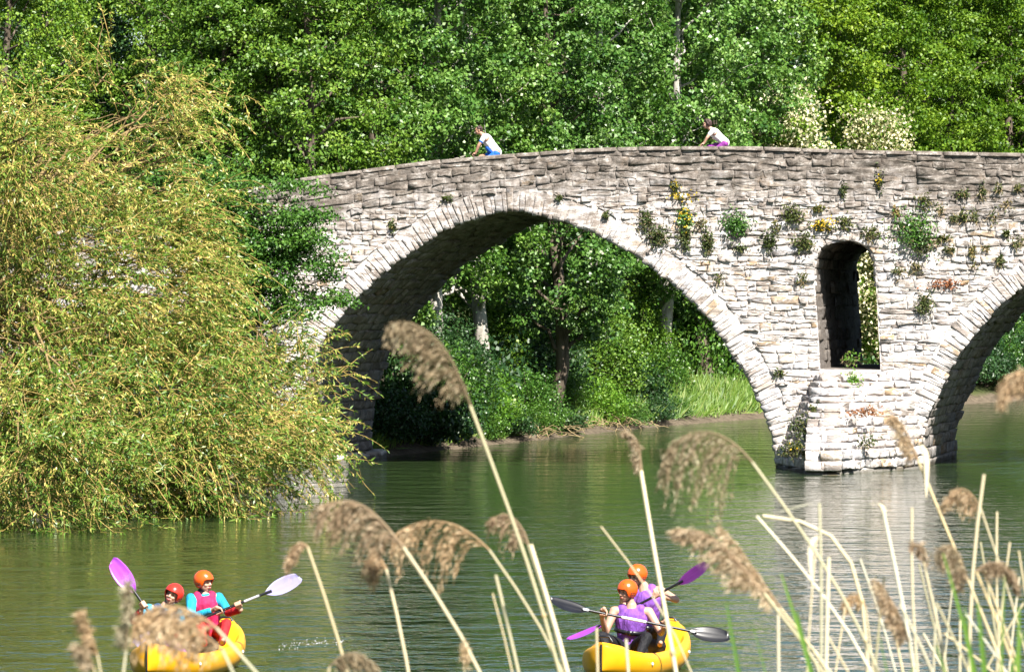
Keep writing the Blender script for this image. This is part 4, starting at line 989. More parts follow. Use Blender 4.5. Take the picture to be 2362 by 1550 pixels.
def belt(o, J, mat=None, z=.5):
    ax_ = unit(J['chest'] - J['pelvis']); c = J['pelvis'] * (1 - z) + J['chest'] * z; sd = unit(J['shoulder_r'] - J['shoulder_l']); sd = unit(sd - ax_ * np.dot(sd, ax_)); fw = np.cross(sd, ax_)
    m = MB(); a = np.linspace(0, 2 * np.pi, 33); nu = 33; V = []
    for dz, kk in ((-.024, 1), (.024, 1), (.024, .9), (-.024, .9)): V += [c + ax_ * dz + (sd * math.cos(q) * .188 + fw * math.sin(q) * .172) * kk for q in a]
    F_ = [(r_ * nu + i, r_ * nu + i + 1, ((r_ + 1) % 4) * nu + i + 1, ((r_ + 1) % 4) * nu + i) for r_ in range(4) for i in range(nu - 1)]
    m.add(V, F_); bl = child(o, m.build('belt', M['black_plastic'], None, True))
    toc = unit(np.array((0, -1.0, 0)) - ax_ * np.dot((0, -1, 0), ax_)); m = MB(); m.box(c + toc * .18, (.07, .02, .055), np.array((sd, toc, ax_)).T); child(bl, m.build('buckle', M['black_plastic']))

def paddle(label, p0, p1, blade0, blade1, n0, n1, group='paddles', rings=()):
    """double paddle from blade tip p0 to blade tip p1"""
    p0, p1 = np.asarray(p0, float), np.asarray(p1, float); ax_ = unit(p1 - p0); L = np.linalg.norm(p1 - p0); mid = (p0 + p1) / 2
    o = empty('paddle', mid, label, 'paddle', group); bl = .47
    m = MB(); m.tube([p0 + ax_ * (bl - .08), mid, p1 - ax_ * (bl - .08)], .0155, 12); sh = child(o, m.build('shaft', M['black_plastic'], None, True))
    for u, l, mt in rings: m = MB(); m.tube([p0 + ax_ * L * (u - l / 2), p0 + ax_ * L * (u + l / 2)], .0172, 12); child(sh, m.build('sleeve', M[mt], None, True))
    for tip, d, mt, nn in ((p0, ax_, blade0, n0), (p1, -ax_, blade1, n1)):
        nn = unit(np.asarray(nn, float) - d * np.dot(nn, d)); sd = np.cross(d, nn); m = MB(); nl, nw = 16, 10; V = []
        for fc in (1, -1):
            for i in range(nl + 1):
                u = i / nl; wdt = .102 * (math.sin(math.pi * min(1, .10 + .9 * u) ** 1.0) ** .55 if u < .5 else 1.0 * (1 - ((u - .5) / .5) ** 2.2 * .86))
                wdt = max(wdt, .017); 
                if u < .06: wdt *= .55 + .45 * u / .06
                for j in range(nw + 1):
                    v = -1 + 2 * j / nw; asym = 1 + .10 * v * (1 - u)
                    th = .0035 + .009 * math.exp(-(v / .16) ** 2) * (.25 + .75 * u); edge = (1 - abs(v) ** 6)
                    V.append(tip + d * (u * bl + .03 * (1 - u) * (v + 1) * .5) + sd * v * wdt * asym + nn * (fc * th * edge + .05 * (1 - u) ** 2 - .018 * (1 - v * v)))
        N = (nl + 1) * (nw + 1); F_ = []
        for i in range(nl):
            for j in range(nw):
                a = i * (nw + 1) + j; q = (a, a + 1, a + nw + 2, a + nw + 1); F_.append(q); F_.append(tuple(N + x for x in q[::-1]))
        rim = [j for j in range(nw + 1)] + [i * (nw + 1) + nw for i in range(1, nl + 1)] + [nl * (nw + 1) + j for j in range(nw - 1, -1, -1)] + [i * (nw + 1) for i in range(nl - 1, 0, -1)]
        for a, b_ in zip(rim, rim[1:] + rim[:1]): F_.append((a, N + a, N + b_, b_))
        m.add(V, F_); child(o, m.build('blade', M[mt], None, True))
    return o

def kayak(label, near, far, length=3.5):
    near, far = np.asarray(near, float), np.asarray(far, float); c = (near + far) / 2; ax_ = far - near; half = length / 2; ax_ = unit((ax_[0], ax_[1], 0)); sd = np.array((ax_[1], -ax_[0], 0)); c = np.array((c[0], c[1], 0))
    o = empty('kayak', c, label, 'kayak', 'yellow kayaks on the river'); nl = 40; m = MB(); V = []
    def rim(u): return .27 + .16 * abs(u) ** 2.6 + (.05 * max(0, u) ** 2)
    prof_n = 0
    for i in range(nl + 1):
        u = -1 + 2 * i / nl; uu = math.sin(u * math.pi / 2); wd_ = .45 * max(.004, (1 - abs(uu) ** 3.4)) ** .58; keel = -.11 + .26 * abs(uu) ** 3.2; r_ = rim(uu)
        well = 1 - sstep(.60, .80, abs(uu)); deck = r_ - .17 * well + .05 * (1 - well)
        seat = .03 * math.exp(-((uu - .08) / .10) ** 2) + .03 * math.exp(-((uu + .45) / .10) ** 2)
        h = r_ - keel
        half_p = [(0, keel), (.45, keel + .015), (.78, keel + .08 * h / .38), (.95, keel + .42 * h), (1.0, keel + .66 * h), (.985, keel + .86 * h), (.93, r_ - .01), (.85, r_ + .012), (.76, r_ - .012 * well + .015), (.68, deck * .6 + r_ * .4), (.60, deck + .01), (.3, deck + seat), (0, deck + seat)]
        full = [(a, z) for a, z in half_p] + [(-a, z) for a, z in half_p[::-1][1:-1]]; prof_n = len(full)
        for a, z in full: V.append(c + ax_ * uu * half + sd * a * wd_ + np.array((0, 0, z)))
    F_ = [(i * prof_n + j, i * prof_n + (j + 1) % prof_n, (i + 1) * prof_n + (j + 1) % prof_n, (i + 1) * prof_n + j) for i in range(nl) for j in range(prof_n)]
    m.add(V, F_); m.add([*V[:prof_n], np.mean(V[:prof_n], 0)], [((q + 1) % prof_n, q, prof_n) for q in range(prof_n)]); e = V[-prof_n:]; m.add([*e, np.mean(e, 0)], [(q, (q + 1) % prof_n, prof_n) for q in range(prof_n)])
    hull = child(o, m.build('hull', M['yellow'], None, True))
    s_ = hull.modifiers.new('s', 'SUBSURF'); s_.levels = 1; s_.render_levels = 1
    for s2 in (-1, 1):      # carry handles and deck grooves
        p = c + ax_ * s2 * half * .93; z = rim(.93) + .075; m = MB(); m.tube([p + sd * .10 + (0, 0, z - .04), p + sd * .06 + (0, 0, z + .02), p - sd * .06 + (0, 0, z + .02), p - sd * .10 + (0, 0, z - .04)], .014, 8); child(o, m.build('carry_handle', M['black_plastic'], None, True))
        p = c + ax_ * s2 * half * 1.004; m = MB(); m.tube([p + (0, 0, .10), p + ax_ * s2 * .01 + (0, 0, .3), p + (0, 0, rim(1) - .02)], .012, 6); child(o, m.build('end_strap', M['black_plastic'], None, True))
    for u in (-.62, .80):
        p = c + ax_ * u * half; m = MB(); m.tube([p + sd * q * .30 + (0, 0, rim(abs(u)) + (.012 if abs(q) > .5 else .03) * (1 if abs(u) > .7 else 0) - (.0 if abs(u) > .7 else .10)) for q in (-.8, -.4, 0, .4, .8)], .009, 6); child(o, m.build('deck_strap', M['black_plastic'], None, True))
    for s2 in (-1, 1):      # grab lines along the gunwales and a valve on each side
        m = MB(); m.tube([c + ax_ * uu * half + sd * s2 * (.45 * (1 - abs(uu) ** 3.4) ** .58 * .93 + .006) + (0, 0, rim(uu) - .035 - .02 * abs(math.sin(uu * 9))) for uu in np.linspace(-.86, .86, 41)], .006, 6); child(o, m.build('grab_line', M['black_plastic'], None, True))
        for uu in (-.55, .5): m = MB(); m.ellipsoid(c + ax_ * uu * half + sd * s2 * (.45 * (1 - abs(uu) ** 3.4) ** .58) + (0, 0, rim(uu) - .12), (.014, .022, .022), np.array((sd, ax_, (0, 0, 1))), 10, 6); child(o, m.build('valve', M['white_plastic'], None, True))
    for u in (.36, -.16):
        p = c + ax_ * u * half; m = MB(); m.ellipsoid(p + (0, 0, .27), (.20, .045, .13), np.array((sd, ax_, (0, 0, 1))), 16, 10); child(o, m.build('seat_back', M['black_plastic'], None, True))
    return o
KA_N, KA_F = W(1392, 1555, 49.6), W(1545, 1555, 52.6)
kayak('yellow kayak carrying two paddlers in purple vests', KA_N, KA_F, 3.3)
KB_N, KB_F = W(345, 1555, 49.6), W(520, 1555, 52.6)
kayak('yellow kayak carrying two paddlers in turquoise sleeves, half hidden by reed plumes', KB_N, KB_F, 3.3)
V3 = np.array
def joints(d, **kw):
    J = {}
    for k, v in kw.items(): J[k] = W(v[0], v[1], d + (v[2] if len(v) > 2 else 0))
    return J
def limit(J, names, lengths):
    """keep limb lengths human: pull each joint towards the one before it"""
    for (a, b_), L in zip(names, lengths):
        v = J[b_] - J[a]; J[b_] = J[a] + unit(v) * min(np.linalg.norm(v), L)

# --- near paddler of the right kayak
d = 50.5
pa, pb = W(1266, 1389, d - .40), W(1684, 1474, d - .42); ax_ = unit(pb - pa)
hl, hr = pa + (pb - pa) * ((1391 - 1266) / 418), pa + (pb - pa) * ((1532 - 1266) / 418)
J = joints(d, pelvis=(1449, 1492, .06), chest=(1457, 1428, .02), neck=(1456, 1398, 0), head=(1447, 1365, -.02), shoulder_r=(1417, 1409, 0), shoulder_l=(1497, 1411, 0), elbow_r=(1397, 1457, -.10), elbow_l=(1525, 1459, -.10),
           hip_r=(1432, 1493, 0), hip_l=(1466, 1493, 0), knee_r=(1388, 1468, -.36), knee_l=(1492, 1470, -.36), ankle_r=(1408, 1512, -.50), ankle_l=(1474, 1512, -.50), toe_r=(1406, 1510, -.62), toe_l=(1470, 1510, -.62))
J['wrist_r'] = hl + V3((-.01, .09, -.05)); J['wrist_l'] = hr + V3((.0, .09, -.05)); J = with_mid(J)
o = person('person', 'paddler in an orange helmet and purple vest, front of the right kayak, looking aside', 'person', J, 'skin', [('vest', 'purple', VEST), ('leggings', 'black_cloth', LEGS)],
           [('r', hl, ax_, (0, .35, .9)), ('l', hr, ax_, (0, .35, .9))], (-.80, -.58, -.05), (.05, 0, 1), 'helmet_orange', group='kayakers', k=.98)
belt(o, J, z=.60)
m = MB(); hd = J['head']; m.capsule(hd + V3((-.035, -.02, -.02)), .035, hd + V3((-.06, -.01, -.13)), .014); m.capsule(hd + V3((.03, .05, -.04)), .04, hd + V3((.02, .06, -.16)), .02); m.capsule(hd + V3((-.05, .03, -.03)), .035, hd + V3((-.085, .03, -.17)), .012); fuse(m, 'hair', M['hair_fair'], o, .008, 1)
paddle('black paddle held level across the purple vest of the near paddler', pa, pb, 'black_plastic', 'black_plastic', (0, -.55, .8), (0, -.8, .6), rings=((.205, .03, 'white_plastic'), (.47, .135, 'white_plastic'), (.795, .025, 'white_plastic')))
# --- far paddler of the right kayak
d = 51.75
pa, pb = W(1311, 1482, d - .10), W(1641, 1304, d - .55); ax_ = unit(pb - pa)
h1, h2_ = pa + (pb - pa) * ((1516 - 1311) / 330), pa + (pb - pa) * ((1425 - 1311) / 330)
J = joints(d, pelvis=(1490, 1468, .1), chest=(1494, 1385, 0), neck=(1484, 1352, 0), head=(1470, 1329, -.03), shoulder_r=(1456, 1366, .06), shoulder_l=(1522, 1361, -.02), elbow_r=(1436, 1408, -.12), elbow_l=(1560, 1383, -.22),
           hip_r=(1474, 1468, .05), hip_l=(1506, 1468, .05), knee_r=(1452, 1448, -.34), knee_l=(1530, 1446, -.34), ankle_r=(1462, 1492, -.66), ankle_l=(1522, 1488, -.66), toe_r=(1460, 1484, -.8), toe_l=(1524, 1482, -.8))
J['wrist_l'] = h1 + V3((.08, .02, -.02)); J['wrist_r'] = h2_ + V3((-.05, .06, -.05)); J = with_mid(J)
o = person('person', 'paddler in an orange helmet seated behind in the right kayak, elbow out', 'person', J, 'skin', [('vest', 'purple', VEST), ('leggings', 'black_cloth', LEGS)],
           [('l', h1, -ax_, (.6, -.3, .6)), ('r', h2_, ax_, (-.3, .4, .8))], (-.72, -.62, -.12), (.04, 0, 1), 'helmet_orange', group='kayakers', k=.96)
belt(o, J, z=.35)
paddle('purple paddle slanting behind the near paddler of the right kayak', pa, pb, 'blade_purple', 'blade_plum', (0, -.3, .95), (.78, -.30, .55))
# --- near paddler of the left kayak, leaning
d = 50.5
pa, pb = W(257, 1290, d - .30), W(432, 1537, d - .55); ax_ = unit(pb - pa)
h1, h2_ = pa + (pb - pa) * ((331 - 257) / 175), pa + (pb - pa) * ((384 - 257) / 175)
J = joints(d, pelvis=(372, 1488, .08), chest=(372, 1424, 0), neck=(383, 1397, -.02), head=(399, 1373, -.05), shoulder_r=(343, 1404, -.04), shoulder_l=(411, 1413, .02), elbow_r=(306, 1430, -.12), elbow_l=(424, 1455, -.12),
           hip_r=(356, 1490, .02), hip_l=(389, 1490, .02), knee_r=(338, 1487, -.40), knee_l=(404, 1492, -.40), ankle_r=(345, 1516, -.50), ankle_l=(404, 1517, -.50), toe_r=(345, 1514, -.62), toe_l=(402, 1515, -.62))
J['wrist_r'] = h1 + V3((-.03, .04, -.075)); J['wrist_l'] = h2_ + V3((.06, .06, -.01)); J = with_mid(J)
o = person('person', 'laughing paddler in a red helmet leaning sideways at the front of the left kayak', 'person', J, 'skin', [('jacket', 'turquoise', JACKET), ('vest', 'navy', VEST), ('sleeve_cuffs', 'red_cloth', CUFFS), ('shorts', 'black_cloth', SHORTS)],
           [('r', h1, ax_, (-.6, .2, -.3)), ('l', h2_, ax_, (.7, .3, .3))], (-.28, -.93, .18), (.34, -.05, .93), 'helmet_red', True, group='kayakers', k=.90)
belt(o, J, z=.2)
paddle('purple paddle raised by the paddler in the red helmet', pa, pb, 'blade_purple', 'blade_purple', (.15, -.98, .1), (.6, -.6, .4))
# --- far paddler of the left kayak
d = 51.75
pa, pb = W(308, 1489, d - .45), W(697, 1334, d - .35); ax_ = unit(pb - pa)
h1, h2_ = pa + (pb - pa) * ((504 - 308) / 389), pa + (pb - pa) * ((548 - 308) / 389)
J = joints(d, pelvis=(484, 1462, .1), chest=(474, 1398, 0), neck=(470, 1367, 0), head=(470, 1343, -.01), shoulder_r=(440, 1380, -.06), shoulder_l=(504, 1378, .05), elbow_r=(441, 1424, -.22), elbow_l=(527, 1412, -.12),
           hip_r=(470, 1462, .05), hip_l=(500, 1462, .05), knee_r=(462, 1440, -.36), knee_l=(522, 1438, -.36), ankle_r=(470, 1484, -.66), ankle_l=(512, 1482, -.66), toe_r=(468, 1478, -.8), toe_l=(514, 1476, -.8))
J['wrist_r'] = h1 + V3((-.07, .05, .02)); J['wrist_l'] = h2_ + V3((.03, .05, -.07)); J = with_mid(J)
o = person('person', 'paddler in an orange helmet and magenta vest looking right, rear of the left kayak', 'person', J, 'skin', [('jacket', 'turquoise', JACKET), ('vest', 'magenta', VEST), ('sleeve_cuffs', 'red_cloth', [CUFFS[0]]), ('trousers', 'red_cloth', LEGS)],
           [('r', h1, ax_, (-.5, .2, .5)), ('l', h2_, ax_, (.3, .3, -.8))], (.80, -.58, .0), (-.03, 0, 1), 'helmet_orange', True, group='kayakers', k=.93)
m = MB(); nk = J['neck']; m.capsule(nk + V3((-.02, 0, .0)), .066, nk + V3((.0, -.005, .035)), .058); fuse(m, 'collar', M['black_cloth'], o, .008, 1)
paddle('black paddle with a pale lilac blade held by the paddler in magenta', pa, pb, 'blade_lilac', 'blade_lilac', (0, -.9, .4), (.1, -.85, .5), rings=((.70, .09, 'metal'),))

# --- two cyclists on the bridge
def bicycle(label, x, y, z, mat):
    """facing -x; x is the saddle"""
    o = empty('bicycle', (x, y, z), label, 'bicycle', 'bicycles on the bridge'); P = lambda a, b_: V3((x + a, y, z + b_)); rw = .34
    for wx in (-.62, .42):
        m = MB(); a = np.linspace(0, 2 * np.pi, 33); m.tube([P(wx + rw * math.cos(q), rw + .0 + rw * math.sin(q)) for q in a], .018, 8, caps=False); wh = child(o, m.build('wheel', M['black_plastic'], None, True))
        m = MB(); m.tube([P(wx + (rw - .03) * math.cos(q), rw + (rw - .03) * math.sin(q)) for q in a], .009, 6, caps=False); child(wh, m.build('rim', M['metal'], None, True))
        m = MB()
        for q in range(16): m.tube([P(wx, rw), P(wx + .31 * math.cos(q * .3927), rw + .31 * math.sin(q * .3927))], .0018, 3)
        m.tube([P(wx, rw) - (0, .04, 0), P(wx, rw) + (0, .04, 0)], .02, 8); child(wh, m.build('spokes', M['metal'], None, True))
    m = MB(); bb, st, ht, hb = P(-.02, .28), P(.10, .72), P(-.46, .76), P(-.50, .62)
    for a, b_ in ((bb, st), (st, ht), (bb, hb), (ht, hb)): m.tube([a, b_], .017, 8)
    for s_ in (-.05, .05): m.tube([bb + (0, s_, 0), P(.42, .34) + (0, s_, 0)], .010, 6); m.tube([st + (0, s_ * .5, 0), P(.42, .34) + (0, s_, 0)], .009, 6); m.tube([hb + (0, s_, 0), P(-.62, .34) + (0, s_, 0)], .012, 6)
    child(o, m.build('frame', mat, None, True)); m = MB(); m.tube([P(.10, .72), P(.13, .90)], .013, 8); m.ellipsoid(P(.11, .93), (.14, .07, .03), None, 12, 8); child(o, m.build('saddle', M['black_plastic'], None, True))
    m = MB(); m.tube([P(-.46, .76), P(-.48, .92), P(-.54, .96)], .013, 8); m.tube([P(-.54, .96) + (0, s_, 0) for s_ in (-.28, 0, .28)], .013, 8); child(o, m.build('handlebar', M['black_plastic'], None, True))
    m = MB(); m.tube([bb - (0, .09, 0), bb + (0, .09, 0)], .018, 8); m.tube([bb + (0, -.08, 0), P(.04, .12) + (0, -.08, 0)], .012, 6); m.tube([bb + (0, .08, 0), P(-.08, .44) + (0, .08, 0)], .012, 6); child(o, m.build('cranks', M['metal'], None, True))
    return o
def cyclist(px, label, jersey, clothes, face, hair, hel, bike_label, mat, k, hy, skin='skin_tan'):
    y = 115.0; x = (px - 1181) / FPX * y; z = float(top_z(x - .3)) - .86; bicycle(bike_label, x, y, z, mat); P = lambda a, dy, b_: V3((x + a, y + dy, z + b_))
    hp = {s_: P(-.54, q, .96) for s_, q in (('l', -.2), ('r', .2))}
    J = dict(pelvis=P(.08, 0, 1.03), chest=P(-.20, 0, 1.29 + hy), neck=P(-.30, 0, 1.40 + hy), head=P(-.40, 0, 1.52 + hy))
    for s_, q in (('l', -1), ('r', 1)):
        J['shoulder_' + s_] = P(-.25, q * .18, 1.35 + hy); J['elbow_' + s_] = P(-.40, q * .23, 1.16 + hy * .5); J['wrist_' + s_] = hp[s_] + V3((.06, 0, .05)); J['hip_' + s_] = P(.07, q * .09, 1.0)
    J['knee_l'], J['ankle_l'], J['toe_l'] = P(-.33, -.11, .72), P(-.02, -.12, .27), P(-.14, -.12, .20); J['knee_r'], J['ankle_r'], J['toe_r'] = P(-.36, .11, .92), P(-.12, .12, .52), P(-.24, .12, .45)
    J = with_mid(J); J['belly'] = J['waist'] + V3((-.07, 0, -.05)); J['belly_low'] = J['pelvis'] + V3((-.05, 0, -.01))
    return person('person', label, 'person', J, skin, clothes, [(s_, hp[s_], (0, 1.0, 0) if s_ == 'l' else (0, 1.0, 0), (.2, 0, 1)) for s_ in 'lr'], face, (-.25, 0, 1), hel, group='cyclists on the bridge', k=k, hair=hair)
TEE = torso_of(.012) + [('mid_l', .09, 'mid_r', .09), ('up_l', .07, 'shoulder_l', .068), ('up_r', .07, 'shoulder_r', .068), ('shoulder_l', .070, 'short_l', .062), ('shoulder_r', .070, 'short_r', .062)]
SIDE = [('waist', .133, 'chest', .128)]
cyclist(1139, 'cyclist in a white and blue jersey and blue shorts riding left on the bridge', 'white_cloth', [('jersey', 'white_cloth', TEE), ('shorts', 'blue_cloth', SHORTS), ('jersey_panel', 'blue_cloth', [('belly', .105, 'belly_low', .11)]), ('jersey_sleeves', 'blue_cloth', [('short_l', .064, 'short_l', .064), ('short_r', .064, 'short_r', .064)])], (-1, -.1, -.15), ('hair', 40, .016), None, 'bicycle of the cyclist in blue shorts, mostly behind the parapet', M['blue_cloth'], 1.0, .10)
cyclist(1665, 'curly-haired cyclist in a white top and violet trousers bent forward on the bridge', 'white_cloth', [('top', 'white_cloth', TEE), ('trousers', 'violet_cloth', LEGS)], (-1, -.1, -.1), ('hair', 90, .030), None, 'bicycle of the curly-haired cyclist, hidden behind the parapet', M['violet_cloth'], .92, .0, 'skin')
# a broken line of foam left by the paddle
m = MB(); rf = np.random.default_rng(9)
for q in range(70):
    u = rf.random(); p = W(640 + 150 * u + rf.normal(0, 3), 1490 - 14 * u + rf.normal(0, 3.5), 1); dd = CAM_Z / ((1490 - 14 * u + rf.normal(0, 5) - HOR_Y) / FPX); xx = (640 + 150 * u + rf.normal(0, 4) - 1181) / FPX * dd
    m.ellipsoid((xx, dd, .0), (rf.uniform(.003, .013), rf.uniform(.008, .035), rf.uniform(.001, .003)), None, 6, 4)
tag(m.build('foam', M['metal'], None, True), 'thin broken line of white foam on the water between the kayaks', 'foam', kind='stuff')

# ------------------------------------------------------------------ reeds on the near bank
rr = np.random.default_rng(91)
def spline(P, n):
    P = np.asarray(P, float); s = np.r_[0, np.cumsum(np.linalg.norm(np.diff(P, axis=0), axis=1))]; q = np.linspace(0, s[-1], n); X = np.stack([np.interp(q, s, P[:, k]) for k in range(3)], -1)
    for _ in range(max(2, n // 4)): X[1:-1] = .25 * X[:-2] + .5 * X[1:-1] + .25 * X[2:]
    return X
def to_ground(P):
    """carry the stem on down to the bank"""
    v = unit(P[-1] - P[-2]); v = unit(v * .6 + V3((0, 0, -.8))); gz = float(ground_z(np.array([P[-1][0]]), np.array([P[-1][1]]))[0]) - .05; L = max(.05, (P[-1][2] - gz) / max(.2, -v[2])); return np.vstack([P, P[-1] + v * L * .5, P[-1] + v * L])
def reed(label, d, stem, plume=None, wpx=9, side=-1, length=1.0, dens=1.0, hang=.6, tone=.5, sheath=None, ptone=.5, name='dry_reed', group='dry reeds on the near bank', d_tip=None):
    """stem: pixel points from the top down; plume: pixel points from the plume's tip to the top of the stem"""
    S = np.array([W(x, y, d) for x, y in stem]); S = spline(to_ground(S), 26); k = d / FPX
    o = empty(name, S[-1], label, 'reed', group); m = MB(); n = len(S); r0 = wpx * k / 2
    m.tube(S, np.linspace(r0 * .72, r0 * 1.05, n), 7, np.clip(rr.normal(tone, .08), 0, 1)); st = child(o, m.build('stem', M['reed_stem'], None, True))
    nodes = MB()
    for q in range(4, n - 2, 5): v = unit(S[q + 1] - S[q]); nodes.tube([S[q] - v * r0 * .8, S[q], S[q] + v * r0 * .8], [r0 * 1.02, r0 * 1.22, r0 * 1.02], 7, .15)
    child(st, nodes.build('nodes', M['reed_stem'], None, True))
    if plume is not None:
        Pm = np.array([W(x, y, d + (d_tip or 0) * (1 - i / (len(plume) - 1))) for i, (x, y) in enumerate(plume)]); C_ = spline(np.vstack([Pm, S[:1]]) if np.linalg.norm(Pm[-1] - S[0]) > .002 else Pm, 24); m = MB(); m.tube(C_, np.linspace(r0 * .14, r0 * .7, 24), 5, .45, caps=False)
        tot = np.linalg.norm(np.diff(C_, axis=0), axis=1).sum(); nb = max(4, int(15 * dens)); fl = []
        for q in range(nb):           # bundles of fine branchlets, each falling away from the axis as one tassel
            u = ((q + rr.uniform(.25, .75)) / nb) * .97; i = u * 23; i0 = int(i); p = C_[i0] + (C_[min(i0 + 1, 23)] - C_[i0]) * (i - i0); tg = unit(C_[max(i0 - 1, 0)] - C_[min(i0 + 1, 23)])
            Lq = length * min(tot, .42) * (.09 + .44 * math.sin(math.pi * min(1, u * .66 + .02)) ** .9) * rr.uniform(.8, 1.2)
            dq = unit(tg * .95 + V3((side * .28, 0, -.05)) + rr.normal(0, .12, 3)); bt = rr.normal(ptone, .10); hq = hang * rr.uniform(.8, 1.2)
            for r2 in range(rr.integers(5, 8)):
                Lb = Lq * rr.uniform(.55, 1.08); dr = unit(dq + rr.normal(0, .13, 3)); tt = np.linspace(0, 1, 9)[:, None]; p_ = p + tg * rr.normal(0, .006)
                cv = p_ + dr * Lb * tt * (1 - .30 * hq * tt) + V3((side * .05, 0, -1)) * Lb * hq * tt ** 1.8 * .80
                m.tube(cv[[0, 3, 6, 8]], [.0008, .0007, .0006, .0004], 3, .45, caps=False)
                ns = int(150 * Lb) + 6; uu = np.clip(rr.beta(1.6, 1.0, ns), .10, 1); Ps = np.stack([np.interp(uu, tt[:, 0], cv[:, j]) for j in range(3)], -1) + rr.normal(0, .0020, (ns, 3))
                loc = np.stack([np.interp(uu, tt[:-1, 0], np.diff(cv[:, j]) * 8) for j in range(3)], -1); loc /= np.linalg.norm(loc, axis=1)[:, None] + 1e-9
                fl.append((Ps, loc, np.clip(bt + rr.normal(0, .16, ns), 0, 1)))
        global rv
        rv = rr; Ps = np.concatenate([a[0] for a in fl]); Ts = np.concatenate([a[1] for a in fl]); To = np.concatenate([a[2] for a in fl])
        leaves(m, Ps, .016, .0024, To, (0, -.6, .2), None, 1.2, Ts * 2.2, .2)
        child(o, m.build('plume', M['reed_plume']))
    for sh in (sheath or []):
        Sh = spline(np.array([W(x, y, d - .01) for x, y in sh[0]]), 12); m = MB(); wv = sh[1] * k; wdt = wv * .75 * np.sin(np.pi * np.linspace(.10, 1, 12) ** .55) ** .8 + .0008; m2 = np.zeros((12, 3)); m2[:, 0] = wdt / 2
        Vv = np.vstack([Sh - m2, Sh + m2 * .0 + V3((0, -.25, 0)) * wdt[:, None], Sh + m2]); i = np.arange(11); m.add(Vv, np.vstack([np.stack([i, i + 1, i + 13, i + 12], -1), np.stack([i + 12, i + 13, i + 25, i + 24], -1)]), .85); child(o, m.build('dry_leaf', M['reed_stem']))
    return o
reed('tall dry reed with the largest brown plume, in front of the main arch', 9.0, [(1084, 935), (1150, 1100), (1195, 1230), (1245, 1370), (1290, 1510), (1312, 1570)], [(925, 741), (965, 748), (1010, 782), (1045, 835), (1068, 890), (1084, 935)], 11, -1, 1.0, 1.5, .75, d_tip=-.1)
reed('dry reed with a brown plume arching left in mid-river, left of the others', 8.6, [(930, 1262), (1000, 1350), (1070, 1450), (1125, 1530), (1150, 1570)], [(738, 1166), (775, 1154), (815, 1154), (850, 1172), (890, 1212), (930, 1262)], 11, -1, 1.0, 1.2, 1.15, ptone=.45)
reed('dry reed with a sparse arching plume that ends in hanging tassels', 9.4, [(1128, 1268), (1190, 1340), (1245, 1410), (1290, 1480), (1330, 1560)], [(918, 1226), (955, 1206), (1000, 1199), (1050, 1208), (1095, 1236), (1128, 1268)], 8, -1, 1.0, .6, 1.4, ptone=.6)
reed('dry reed with a small ragged plume behind the tallest stem', 9.7, [(1218, 1256), (1262, 1380), (1300, 1500), (1322, 1570)], [(1142, 1192), (1165, 1183), (1190, 1198), (1210, 1228), (1218, 1256)], 9, -1, 1.2, .6, 1.2, ptone=.4)
reed('thick pale broken reed stem crossing the tallest reed', 8.9, [(1224, 1256), (1240, 1310), (1262, 1385), (1290, 1460), (1330, 1570)], None, 13, tone=.85)
reed('thin dry reed with a narrow plume beside the pale lilac paddle blade', 9.0, [(709, 1262), (750, 1370), (790, 1470), (822, 1570)], [(684, 1268), (694, 1256), (703, 1254), (709, 1262)], 9, -1, 3.0, .45, 1.1, tone=.55, ptone=.5)
reed('pale dry reed with a thin plume hanging straight down in mid-river', 9.3, [(890, 1312), (915, 1372), (935, 1450), (957, 1570)], [(868, 1275), (880, 1290), (890, 1312)], 10, -1, 3.4, .5, 1.3, tone=.8, ptone=.45)
reed('low dry reed whose plume just rises over the bottom edge in mid-river', 8.2, [(760, 1538), (745, 1570)], [(866, 1540), (840, 1512), (805, 1504), (775, 1520), (760, 1538)], 8, 1, .7, .9, 1.1)
reed('pale upright reed with a short plume left of the orange helmets', 10.2, [(1478, 1085), (1492, 1200), (1515, 1320), (1535, 1420), (1572, 1570)], [(1447, 996), (1462, 1004), (1474, 1030), (1478, 1085)], 13, -1, .55, .9, .7, tone=.9, ptone=.6)
reed('dry reed arching left with long tassels in front of the pier reflection', 9.0, [(1735, 1066), (1790, 1130), (1860, 1225), (1920, 1312), (1990, 1425), (2060, 1560)], [(1543, 1032), (1575, 1006), (1610, 994), (1655, 998), (1700, 1026), (1735, 1066)], 9, -1, 1.25, .8, 1.5, ptone=.62)
reed('bushy brown reed plume next to the raised dark purple paddle blade', 8.6, [(1762, 1368), (1830, 1440), (1900, 1512), (1955, 1570)], [(1556, 1222), (1600, 1220), (1645, 1236), (1690, 1280), (1730, 1328), (1762, 1368)], 10, -1, .62, 1.4, .7, ptone=.7)
reed('feathery pale reed plume slanting right of the bushy brown one', 8.8, [(1800, 1402), (1860, 1462), (1968, 1570)], [(1664, 1216), (1700, 1256), (1740, 1312), (1772, 1360), (1800, 1402)], 8, -1, .45, 1.2, .7, ptone=.75)
reed('dry reed stem bent at a right angle over the pier reflection', 9.6, [(1760, 1190), (1830, 1166), (1900, 1146), (1960, 1140), (1992, 1146), (1999, 1180), (2000, 1260), (2003, 1370), (2005, 1570)], None, 10, tone=.6)
reed('long thin dry reed stem slanting from the hanging tassels to the bottom', 9.3, [(1745, 1190), (1790, 1225), (1850, 1300), (1900, 1362), (1980, 1452), (2052, 1565)], None, 8, tone=.75)
reed('broken reed stalk with a folded white leaf', 9.2, [(1884, 1238), (1872, 1330), (1862, 1420), (1858, 1570)], None, 6, tone=.7, sheath=[([(1888, 1236), (1874, 1240), (1868, 1280), (1874, 1350)], 15)])
